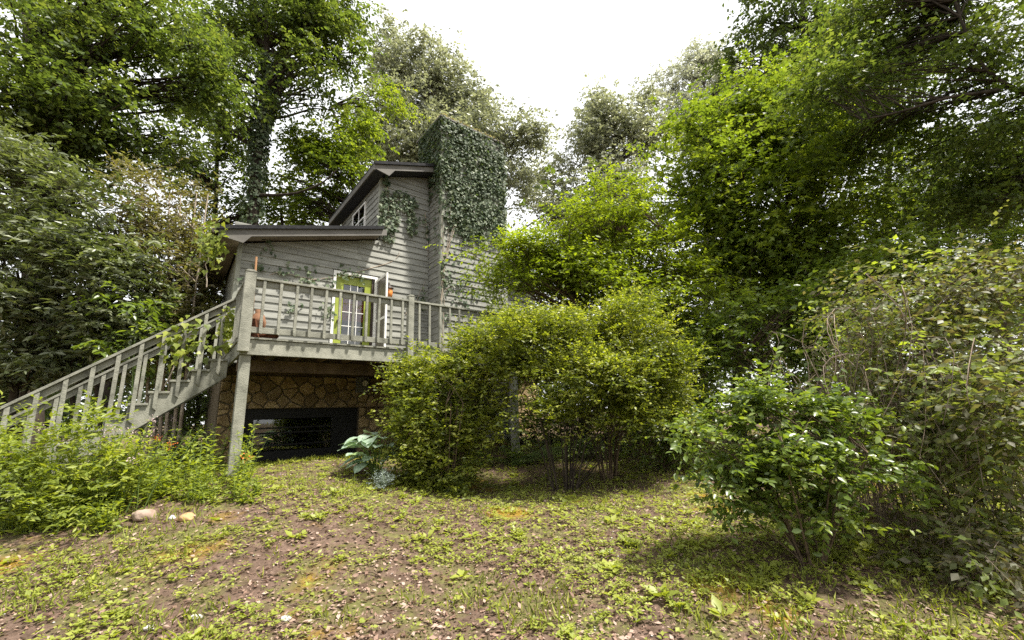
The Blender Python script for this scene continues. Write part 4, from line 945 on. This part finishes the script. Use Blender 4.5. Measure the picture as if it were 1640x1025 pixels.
# ------------------------------------------------------------------ ivy on house
def ivy_patch(name, label, pts_n, seed, fronts=None, mat='l_ivy', size=.078, stems=None):
    """pts_n: (positions in house coords, outward normals in house coords)"""
    g = np.random.default_rng(seed); p, n = pts_n
    Wm = np.array([[HU[0], HU[1], 0], [HV[0], HV[1], 0], [0, 0, 1]])
    pw = p @ Wm + np.array([0, 0, EYE]); nw = n @ Wm
    B = pw.mean(0); B[2] = pw[:, 2].min()
    N = len(pw); ax = unit(np.array([0, 0, -1.]) + g.normal(0, .55, (N, 3)) + nw * .25); nr = unit(nw * 1.1 + np.array([0, 0, .5]) + g.normal(0, .38, (N, 3)))
    root = empty(name, tuple(B)); tag(root, label, 'ivy')
    tag(link('foliage', leaves_mesh('foliage', pw - B, ax, nr, size * g.uniform(.55, 1.25, N), T_ivy(1.0), g.random(N) ** 1.3), M[mat], root), kind='stuff')
    if stems:
        grp = []
        for s in stems:
            q = np.array(s, float) @ Wm + np.array([0, 0, EYE]); q = smooth_poly(q, 12, .012, g); grp.append((q - B)[None])
        Q = np.concatenate(grp); tag(link('vine', tubes_mesh('vine', [(Q, np.linspace(.011, .004, 12)[None] * np.ones((len(Q), 1)), 5)]), M['twig'], root), kind='stuff')
    return root
g = np.random.default_rng(100)
# chimney
n1 = 15000; u = g.uniform(CU0 - .07, CU1 + .07, n1); zz = g.uniform(3.0, CTOP + .03, n1)
edge = 4.75 + 1.1 * (noise2(u, zz * .3, 4, .55) - .5) - .25 * (u - 6.3) * 0
dens = smst((zz - edge) / .7) * (.30 + .70 * smst((noise2(u, zz, 8, .35) - .33) / .2)); dens = np.maximum(dens, .035 * (zz > 3.4))
k = g.random(n1) < dens
p1 = np.stack([u, CV - .035 - .15 * g.random(n1) ** 2.6, zz], -1)[k]; m1 = np.tile([0, -1., 0], (len(p1), 1))
n2 = 4600; v = g.uniform(CV - .03, 10.6, n2); zz = g.uniform(4.2, CTOP + .03, n2)
dens = smst((zz - 5.9 - .8 * (noise2(v, zz, 14, .4) - .5)) / .7); dens = np.where((v > 9.95) & (zz < 6.95), 0, np.maximum(dens, .12 * (v < 9.6)))
k = g.random(n2) < dens
p2 = np.stack([CU0 - .035 - .05 * g.random(n2) ** 1.5, v, zz], -1)[k]; m2 = np.tile([-1., 0, 0], (len(p2), 1))
n3 = 420; p3 = np.stack([g.uniform(CU0 - .05, CU1, n3), g.uniform(CV - .08, CV + .15, n3), CTOP + .07 + .06 * g.random(n3)], -1); m3 = np.tile([0, -.3, 1.], (n3, 1))
ivy_patch('chimney_ivy', 'dense dark ivy covering the upper chimney', (np.concatenate([p1, p2]), np.concatenate([m1, m2])), 101,
          stems=[[(CU0 - .03, CV - .05, a0), (CU0 + .02 + .1 * i, CV - .05, a0 + 1.2), (CU0 + .3 * i, CV - .05, a0 + 3)] for i, a0 in enumerate((2.4, 2.9, 3.3, 3.6, 3.9))])
ivy_patch('dry_ivy', 'yellowed dry ivy along the top edge of the chimney', (p3, m3), 102, mat='l_ivydry', size=.08)
# patch under the upper eave
n4 = 1500; u = g.uniform(3.66, 5.1, n4); zz = g.uniform(4.3, 6.35, n4)
dd = np.minimum.reduce([((u - 3.95) / .30) ** 2 + ((zz - 5.2) / .75) ** 2, ((u - 4.35) / .42) ** 2 + ((zz - 5.75) / .28) ** 2, ((u - 4.62) / .16) ** 2 + ((zz - 5.15) / .4) ** 2, ((u - 3.85) / .1) ** 2 + ((zz - 6.1) / .25) ** 2])
k = (dd + .6 * (noise2(u, zz, 3, .2) - .5) < 1)
ivy_patch('wall_ivy', 'ivy patch hanging on the gable wall beside the small window', (np.stack([u, 9.97 - .10 * g.random(n4), zz], -1)[k], np.tile([0, -1., 0], (int(k.sum()), 1))), 103, size=.085,
          stems=[[(3.9, 9.955, 6.2), (3.95, 9.95, 5.4), (3.9, 9.955, 4.6)], [(3.95, 9.955, 5.6), (4.4, 9.95, 5.8), (4.65, 9.955, 5.0)], [(5.0, 9.95, 5.6), (5.08, 9.95, 4.9), (5.1, 9.955, 4.3)]])
# sprigs on the lower wall
sp = [(1.15, 3.25), (1.6, 3.15), (1.75, 3.3), (2.0, 3.05), (2.15, 3.3), (2.2, 3.1), (2.6, 3.2), (2.95, 3.45), (3.15, 3.42), (1.9, 2.45), (2.6, 2.5), (4.6, 3.0), (4.75, 2.9), (4.95, 3.0), (5.0, 3.25), (1.0, 2.9), (3.3, 3.4), (1.28, 3.7), (4.9, 5.3), (5.05, 5.0)]
P4 = []; 
for a, b_ in sp:
    q = int(g.integers(8, 22)); P4.append(np.stack([a + g.normal(0, .08, q), 9.955 - .06 * g.random(q), b_ + g.normal(0, .09, q)], -1))
P4 = np.concatenate(P4)
ivy_patch('ivy_sprigs', 'thin ivy sprigs scattered over the lower siding and door head', (P4, np.tile([0, -1., 0], (len(P4), 1))), 104, size=.085,
          stems=[[(1.0, 9.965, 2.6), (1.4, 9.965, 3.2), (2.2, 9.965, 3.15)], [(2.1, 9.965, 3.1), (2.6, 9.965, 3.25), (3.3, 9.93, 3.47)], [(4.5, 9.965, 2.6), (4.8, 9.965, 3.0), (5.05, 9.965, 3.6)], [(3.2, 9.965, 3.5), (4.2, 9.965, 4.0), (4.3, 9.965, 4.3)]])
P5 = []
for a, b_ in ((5.2, 4.0), (5.22, 3.3), (5.5, 3.4), (5.75, 3.5), (5.9, 2.9), (5.6, 3.0), (5.24, 3.75), (5.3, 2.6), (6.2, 3.3)):
    q = int(g.integers(10, 26)); P5.append(np.stack([a + g.normal(0, .08, q), CV - .05 - .06 * g.random(q), b_ + g.normal(0, .13, q)], -1))
P5 = np.concatenate(P5)
ivy_patch('ivy_trails', 'ivy trails climbing the chimney corner board', (P5, np.tile([-.2, -1., 0], (len(P5), 1))), 105, size=.09, stems=[[(5.2, CV - .05, 1.3), (5.22, CV - .05, 3), (5.2, CV - .05, 5)], [(5.25, CV - .05, 3.2), (5.7, CV - .05, 3.5), (6.3, CV - .06, 3.4)]])
# vine on the left eave corner
n6 = 260; P6 = np.stack([g.normal(.28, .13, n6), g.normal(9.75, .25, n6), 3.45 + g.normal(0, .22, n6)], -1)
ivy_patch('eave_vine', 'pale vine clump hanging from the left roof corner', (P6, np.tile([-.6, -.7, .2], (n6, 1))), 106, mat='l_weed', size=.10, stems=[[(.3, 9.8, 2.6), (.25, 9.75, 3.2), (.32, 9.7, 3.75)]])
# vine on the stair rail
n7 = 150; P7 = np.concatenate([np.stack([g.normal(.05, .13, 110), 8.45 + g.normal(0, .07, 110), 1.25 + g.normal(0, .2, 110)], -1), np.stack([g.normal(.62, .07, 90), 8.5 + g.normal(0, .07, 90), 1.6 + g.normal(0, .2, 90)], -1)])
ivy_patch('rail_vine', 'light green vine twisting through the stair balusters', (P7, np.tile([-.2, -.9, .3], (len(P7), 1))), 107, mat='l_weed', size=.10, stems=[[(-.1, 8.52, .6), (.05, 8.5, 1.2), (.2, 8.5, 1.6)], [(.6, 8.52, 1.2), (.65, 8.5, 1.6), (.6, 8.5, 1.95)]])
# ivy on the forked tree (a part of that tree)
def trunk_ivy(root, paths, n, seed):
    g = np.random.default_rng(seed); Pp, Nn = [], []
    for pts, r0, r1, k in paths:
        s = smooth_poly(pts, 30); t = g.random(k) ** 1.2; q = poly_eval(s, t); a = g.uniform(0, 2 * pi, k); nn = np.stack([np.cos(a), np.sin(a), 0 * a], -1)
        Pp.append(q + nn * (r0 + (r1 - r0) * t)[:, None] * (1 + .5 * g.random(k))[:, None]); Nn.append(nn)
    Pp = np.concatenate(Pp); Nn = np.concatenate(Nn); N = len(Pp)
    ax = unit(np.array([0, 0, -1.]) + g.normal(0, .6, (N, 3)) + Nn * .3); nr = unit(Nn + np.array([0, 0, .4]) + g.normal(0, .4, (N, 3)))
    tag(link('trunk_ivy', leaves_mesh('trunk_ivy', Pp - np.array(root.location), ax, nr, .15 * g.uniform(.6, 1.3, N), T_ivy(1.0), g.random(N)), M['l_ivy'], root), kind='stuff')
bpy.context.view_layer.update()
trunk_ivy(ivy_tree, [(ivt[:4], .36, .24, 3600), (ivf[:3], .22, .14, 1000)], 0, 110)

# ------------------------------------------------------------------ hosta: every leaf a part
b = gp(602, 766)
hosta = empty('hosta', tuple(b)); tag(hosta, 'blue green hosta with large pale leaves below the deck edge', 'plant')
g = np.random.default_rng(120)
tv, tf = T_hex(.72)
nu, nv = 7, 5
def hosta_leaf_mesh(seed):
    gg = np.random.default_rng(seed); vs = []; fs = []
    for i in range(nu):
        t = i / (nu - 1); w = .38 * (math.sin(pi * min(t * 1.15 + .06, 1)) ** .7) * (1 - .25 * t) if i < nu - 1 else 0.004
        for j in range(nv):
            s = (j - (nv - 1) / 2) / ((nv - 1) / 2)
            vs.append((t, s * w, .14 * abs(s) * w * 2 - .28 * t * t + .10 * t + .012 * gg.normal()))
    for i in range(nu - 1):
        for j in range(nv - 1): fs.append((i * nv + j, (i + 1) * nv + j, (i + 1) * nv + j + 1, i * nv + j + 1))
    return mesh_np('leaf', np.array(vs), np.array(fs), gg.random(len(fs)), smooth=True)
hm = [hosta_leaf_mesh(k) for k in range(3)]
SCL = b[1] / FPX
for k in range(34):
    a = g.uniform(0, 2 * pi); tilt = g.uniform(.15, .75)
    if k < 16: a = pi * 1.25 + g.uniform(-1.1, 1.1)
    h = g.uniform(.22, .66); rr_ = g.uniform(.10, .34)
    o = link('leaf', hm[k % 3], M['l_hosta'], hosta); L_ = g.uniform(.22, .38)
    o.location = (cos(a) * rr_, sin(a) * rr_, h); o.rotation_euler = (g.normal(0, .15), tilt - .35, a); o.scale = (L_, L_, L_)
    MB().tube([(cos(a) * .03, sin(a) * .03, -.02), (cos(a) * rr_ * .5, sin(a) * rr_ * .5, h * .7), (cos(a) * rr_, sin(a) * rr_, h)], .007, 5).build('stalk', M['greenstem'], hosta)

# silver plant, second hosta clump, weeds
b = gp(612, 785)
plant('silver_plant', 'small silvery feathery plant in front of the hosta', 'plant', b, [([b, b + np.array([0, 0, .08]), b + np.array([.02, 0, .14])], .006, .003)], [(b + np.array([0, 0, .10]), np.array([.16, .12, .06]))], 22, 4, 9, .035, T_rhomb(.3), 'l_silver', 'greenstem', .03, .10, .8, .1, .6, .7, 121, .002, .0015, .6, .05, .9)
b = gp(820, 748)
plant('foundation_fern', 'low shaded leafy plants at the foundation behind the azalea', 'plant', b, [([b, b + np.array([0, 0, .1]), b + np.array([0, 0, .2])], .008, .004)], [(b + np.array([.0, .2, .18]), np.array([.9, .3, .15])), (b + np.array([1.6, .5, .2]), np.array([.9, .4, .2]))], 90, 4, 7, .09, T_rhomb(.35), 'l_bush', 'greenstem', .08, .22, .6, .3, .4, .9, 122, .003, .002, .6, .1, .9)

def weeds(name, label, spots, seed, hmin, hmax, size, mat='l_weed', w=.38, lv=18, cat='weeds', grp=None, tip=None):
    """upright leafy stems standing on the ground; spots: list of (x, y)"""
    g = np.random.default_rng(seed); n = len(spots); xy = np.array(spots)
    base = np.stack([xy[:, 0], xy[:, 1], ground_h(xy[:, 0], xy[:, 1]) - .02], -1); B = base.mean(0)
    h = g.uniform(hmin, hmax, n); lean = g.normal(0, .22, (n, 2)) * h[:, None]
    t = np.linspace(0, 1, 5); S = base[:, None] + np.stack([lean[:, 0:1] * t ** 2, lean[:, 1:2] * t ** 2, h[:, None] * t], -1)
    root = empty(name, tuple(B)); tag(root, label, cat, grp)
    tag(link('stem_growth', tubes_mesh('stem_growth', [(S - B, np.linspace(.0045, .002, 5)[None] * np.ones((n, 1)), 3)]), M['greenstem'], root), kind='stuff')
    wi = np.repeat(np.arange(n), lv); N = len(wi); tt = np.tile((np.arange(lv) + .5) / lv, n); tt = np.clip(tt * .9 + .12 + g.normal(0, .03, N), 0, 1)
    pos = base[wi] + np.stack([lean[wi, 0] * tt ** 2, lean[wi, 1] * tt ** 2, h[wi] * tt], -1)
    a = np.tile(np.arange(lv) * 2.4, n) + g.normal(0, .4, N) + wi
    ax = unit(np.stack([np.cos(a), np.sin(a), g.normal(.25, .3, N)], -1)); nr = unit(np.array([0, 0, 1.]) + g.normal(0, .35, (N, 3)))
    crnd = g.random(n)
    tag(link('foliage', leaves_mesh('foliage', pos - B, ax, nr, size * (1.15 - .5 * tt) * g.uniform(.7, 1.3, N), T_rhomb(w), .5 * crnd[wi] + .5 * g.random(N)), M[mat], root), kind='stuff')
    if tip:
        k = g.random(n) < tip[1]; q = np.repeat(np.where(k)[0], 26); m_ = len(q)
        pp = S[q, -1] + g.normal(0, 1, (m_, 3)) * np.array([.03, .03, .03]); 
        tag(link('bloom', leaves_mesh('bloom', pp - B, unit(g.normal(0, 1, (m_, 3)) + np.array([0, 0, .5])), unit(g.normal(0, 1, (m_, 3))), .02 * g.uniform(.7, 1.3, m_), T_rhomb(.7), g.random(m_)), M[tip[0]], root), kind='stuff')
    return root
def scatter_px(seed, n, boxes):
    """ground spots spread over photo areas (x0,x1,y0,y1)"""
    g = np.random.default_rng(seed); out = []
    ar = np.array([(b[1] - b[0]) * (b[3] - b[2]) for b in boxes], float); ar /= ar.sum()
    for k in range(n):
        bx = boxes[g.choice(len(boxes), p=ar)]; q = gp(g.uniform(bx[0], bx[1]), g.uniform(bx[2], bx[3])); out.append((q[0], q[1]))
    return out
b = under(95, 800, 4.9); yb = b[1]
st = [([b + np.array([dx * .8, .1 * dx, -.03]), b + np.array([dx * 1.0, .1, .5]), b + np.array([dx * 1.25, .1, .95])], .008, .004) for dx in (-1, -.75, -.5, -.25, 0, .2, .4, .6, .8, 1.0)]
plant('leafy_shrub', 'pale leafy shrub burying the foot of the staircase', 'shrub', b, st,
      [lobe(40, 745, yb, 60, 36), lobe(115, 725, yb, 45, 42), lobe(180, 755, yb + .2, 40, 28), lobe(-30, 735, yb, 60, 40), lobe(20, 780, yb - .2, 90, 30), lobe(140, 790, yb, 90, 30), lobe(125, 675, yb + .1, 26, 22)],
      95, 6, 10, .072, T_rhomb(.36), 'l_weed', 'greenstem', .10, .26, .9, .2, .5, .8, 136, .003, .002, .5, .15, 1.0, twigs_drawn=.9, jit=.5, holes=2.6, shoots=.3, limb_draw=.2, gap=1.3)
weeds('spirea', 'tall spirea with faded pink blooms below the staircase', scatter_px(1, 70, [(20, 220, 806, 832)]), 131, .45, 1.05, .10, 'l_weed', .36, 22, 'shrub', tip=('l_flower', .25))
weeds('leafy_perennial', 'leafy perennials in front of the deck post', scatter_px(2, 90, [(230, 400, 745, 800)]), 132, .3, .8, .11, 'l_weed', .34, 16, 'plants', tip=('l_orange', .02))
weeds('weed_bed', 'low bright weeds along the left edge of the drive', scatter_px(3, 480, [(-60, 190, 790, 858), (190, 420, 775, 808)]), 133, .10, .32, .08, 'l_weed', .4, 12, 'weeds')
weeds('shade_plant', 'shaded leafy plant growing under the stairs', scatter_px(4, 30, [(255, 330, 735, 745)]), 134, .5, .95, .11, 'l_bush', .4, 18, 'plant', tip=('l_flower', .1))
weeds('edge_weed', 'tall weeds at the lower left frame edge by the stair foot', scatter_px(5, 70, [(-120, 50, 820, 850)]), 135, .4, 1.0, .10, 'l_weed', .36, 18, 'weeds')

# ------------------------------------------------------------------ ground cover, litter, stones (uncountable)
def cover():
    g = np.random.default_rng(140)
    def pts(n, x0, x1, y0, y1):
        return g.uniform(x0, x1, n), g.uniform(y0, y1, n)
    def near(n, pw=1.9):
        """positions denser towards the camera"""
        y = 1.6 + 11 * g.random(n) ** pw; x = g.uniform(-1.25, 1.35, n) * (y + .8)
        return x, y
    # leaf litter
    x, y = near(140000, 2.2); k = g.random(len(x)) < .25 + .75 * noise2(x, y, 31, 1.1); x, y = x[k], y[k]; N = len(x)
    pos = np.stack([x, y, ground_h(x, y) + g.uniform(.0, .022, N)], -1)
    ax = unit(np.stack([g.normal(0, 1, N), g.normal(0, 1, N), g.normal(0, .3, N)], -1)); nr = unit(np.array([0, 0, 1.]) + g.normal(0, .42, (N, 3)))
    o = link('leaf_litter', leaves_mesh('leaf_litter', pos, ax, nr, (.014 + .045 * g.random(N) ** 1.8), T_rhomb(.55), g.random(N)), M['l_litter']); tag(o, 'dry brown leaf litter strewn over the yard', 'leaf litter', kind='stuff')
    # green ground cover: small plants of a few leaves, growing in patches
    def clumps(n, pw, smin, smax, lv, extra, hmin, hmax, tilt):
        x, y = near(n, pw)
        green = smst((y - 3.25 + .5 * x.clip(-3, 3)) / 1.3)
        dns = .10 + .90 * smst((noise2(x, y, 33, .8) - .64 + .30 * green + .10 * smst((y - 3.4) / 1.) - .08 * smst((x - 1.2) / 2) + extra) / .2)
        k = g.random(len(x)) < dns; x, y = x[k], y[k]; n = len(x)
        sz = smin + (smax - smin) * g.random(n) ** 2; hh = g.uniform(hmin, hmax, n) * (.4 + noise2(x, y, 35, .5)); cr = np.clip(.55 * noise2(x, y, 36, .4) + .45 * g.random(n), 0, 1)
        w = np.repeat(np.arange(n), lv); N = len(w); a = np.tile(np.arange(lv) * 2 * pi / lv, n) + g.uniform(0, 6.28, n)[w] + g.normal(0, .35, N)
        L = sz[w] * g.uniform(.6, 1.2, N); rad = np.stack([np.cos(a), np.sin(a), 0 * a], -1)
        pos = np.stack([x, y, ground_h(x, y) + hh], -1)[w] + rad * (.15 * L)[:, None] + g.normal(0, .004, (N, 3))
        ax = unit(rad + np.array([0, 0, 1.]) * g.normal(tilt, .25, N)[:, None]); nr = unit(np.array([0, 0, 1.]) + g.normal(0, .28, (N, 3)))
        return pos, ax, nr, L, np.clip(.65 * cr[w] + .35 * g.random(N), 0, 1)
    A = clumps(78000, 1.75, .016, .054, 4, .085, .01, .06, .2); Bc = clumps(2200, 1.5, .05, .11, 7, .04, .005, .03, .45)
    q = [np.concatenate(z_) for z_ in zip(A, Bc)]
    o = link('ground_cover', leaves_mesh('ground_cover', q[0], q[1], q[2], q[3], T_rhomb(.6), q[4]), M['l_cover']); tag(o, 'low green ground cover spreading over the yard', 'ground cover', kind='stuff')
    # fallen twigs
    x, y = near(900, 1.6); N = len(x); a = g.uniform(0, 6.28, N); L = g.uniform(.04, .22, N)
    p0 = np.stack([x, y, ground_h(x, y) + .012], -1); x1 = x + np.cos(a) * L; y1 = y + np.sin(a) * L; p2 = np.stack([x1, y1, ground_h(x1, y1) + .012], -1); pm = (p0 + p2) / 2 + g.normal(0, .008, (N, 3)); pm[:, 2] += .008
    o = link('twig_litter', tubes_mesh('twig_litter', [(np.stack([p0, pm, p2], 1), np.array([[.003, .0028, .0015]]) * g.uniform(.6, 1.5, (N, 1)), 4)]), M['stem']); tag(o, 'small fallen twigs scattered on the ground', 'twigs', kind='stuff')
    # grass blades
    x, y = near(60000, 1.6); k = noise2(x, y, 37, .6) > .52; x, y = x[k], y[k]; N = len(x)
    pos = np.stack([x, y, ground_h(x, y)], -1); ax = unit(np.stack([g.normal(0, .5, N), g.normal(0, .5, N), np.ones(N)], -1)); nr = g.normal(0, 1, (N, 3))
    o = link('grass', leaves_mesh('grass', pos, ax, nr, g.uniform(.04, .12, N), T_blade(.06), g.random(N)), M['l_cover']); tag(o, 'sparse thin grass blades in the yard', 'grass', kind='stuff')
    # gravel
    x, y = near(1600, 1.2); k = (noise2(x, y, 39, .9) > .45) & (x < 2); x, y = x[k], y[k]; N = len(x)
    base = np.array([(1, 0, 0), (-1, 0, 0), (0, 1, 0), (0, -1, 0), (0, 0, 1), (0, 0, -1)], float); bf = np.array([(0, 2, 4), (2, 1, 4), (1, 3, 4), (3, 0, 4), (2, 0, 5), (1, 2, 5), (3, 1, 5), (0, 3, 5)])
    s = g.uniform(.005, .014, N)[:, None, None]; V = base[None] * (1 + g.normal(0, .3, (N, 6, 1))) * np.array([1, 1, .5]) * s
    th = g.uniform(0, 6.28, N); Rm = np.zeros((N, 3, 3)); Rm[:, 0, 0] = np.cos(th); Rm[:, 0, 1] = -np.sin(th); Rm[:, 1, 0] = np.sin(th); Rm[:, 1, 1] = np.cos(th); Rm[:, 2, 2] = 1
    V = np.einsum('nij,nkj->nki', Rm, V) + np.stack([x, y, ground_h(x, y) + .006], -1)[:, None]
    o = link('gravel', mesh_np('gravel', V.reshape(-1, 3), (bf[None] + (np.arange(N) * 6)[:, None, None]).reshape(-1, 3)), M['pebble']); tag(o, 'scattered pale gravel in the old drive', 'gravel', kind='stuff')
cover()

def rock(name, label, px, py, w, h, mat, seed):
    q = gp(px, py); g = np.random.default_rng(seed); s = q[1] / FPX
    bm = bmesh.new(); bmesh.ops.create_icosphere(bm, subdivisions=3, radius=1)
    for v in bm.verts:
        n = v.co.normalized(); f = 1 + .12 * sin(3 * n.x + seed) + .10 * sin(4 * n.y + 2 * n.z + seed * 2) + .05 * sin(9 * n.x + 7 * n.z)
        v.co = Vector((n.x * w * s / 2 * f, n.y * w * s * .4 * f, max(n.z, -.4) * h * s * .75 * f))
    me = bpy.data.meshes.new(name); bm.to_mesh(me); bm.free(); me.polygons.foreach_set('use_smooth', np.ones(len(me.polygons), dtype=bool))
    o = link(name, me, M[mat]); o.location = (q[0], q[1], q[2] + h * s * .2); o.rotation_euler = (0, .12, g.uniform(-.3, .3)); tag(o, label, 'rock')
rock('rock', 'rounded brown rock at the edge of the weed bed', 230, 830, 36, 13, 'rock', 1)
rock('rock', 'small orange rock right of the brown one', 299, 832, 22, 9, 'rockorange', 2)
rock('rock', 'small grey stone between the brown and orange rocks', 276, 831, 10, 5, 'pebble', 3)
rock('stone', 'flat white stone in the drive at the bottom left', 315, 990, 14, 6, 'pebble', 4)
rock('stone', 'white stone at the bottom edge of the drive', 238, 1008, 13, 6, 'pebble', 5)
rock('stone', 'pale stone chip among ground cover at bottom centre', 457, 992, 14, 5, 'pebble', 6)
def stick(label, a, b_, r):
    q0, q1 = gp(*a), gp(*b_); m_ = (q0 + q1) / 2; m_[2] = float(ground_h(m_[0], m_[1])) + .02
    B = q0
    o = MB().tube([tuple(q0 - B + [0, 0, r]), tuple(m_ - B + [.01, 0, r]), tuple(q1 - B + [0, 0, r])], [r, r * .9, r * .6], 7).build('stick', M['stem'], None, loc=tuple(B)); tag(o, label, 'stick')
stick('long brown stick lying beside the rounded rock', (222, 845), (130, 851), .014)
stick('thin brown stick lying nearest the drive on the left', (160, 860), (85, 860), .009)
stick('thin pale twig lying in the moss in the foreground', (610, 925), (580, 918), .007)
stick('long bare stick lying on the leaf litter under the right shrub', (1150, 898), (1040, 868), .008)
print('leaf tris', TRI[0])
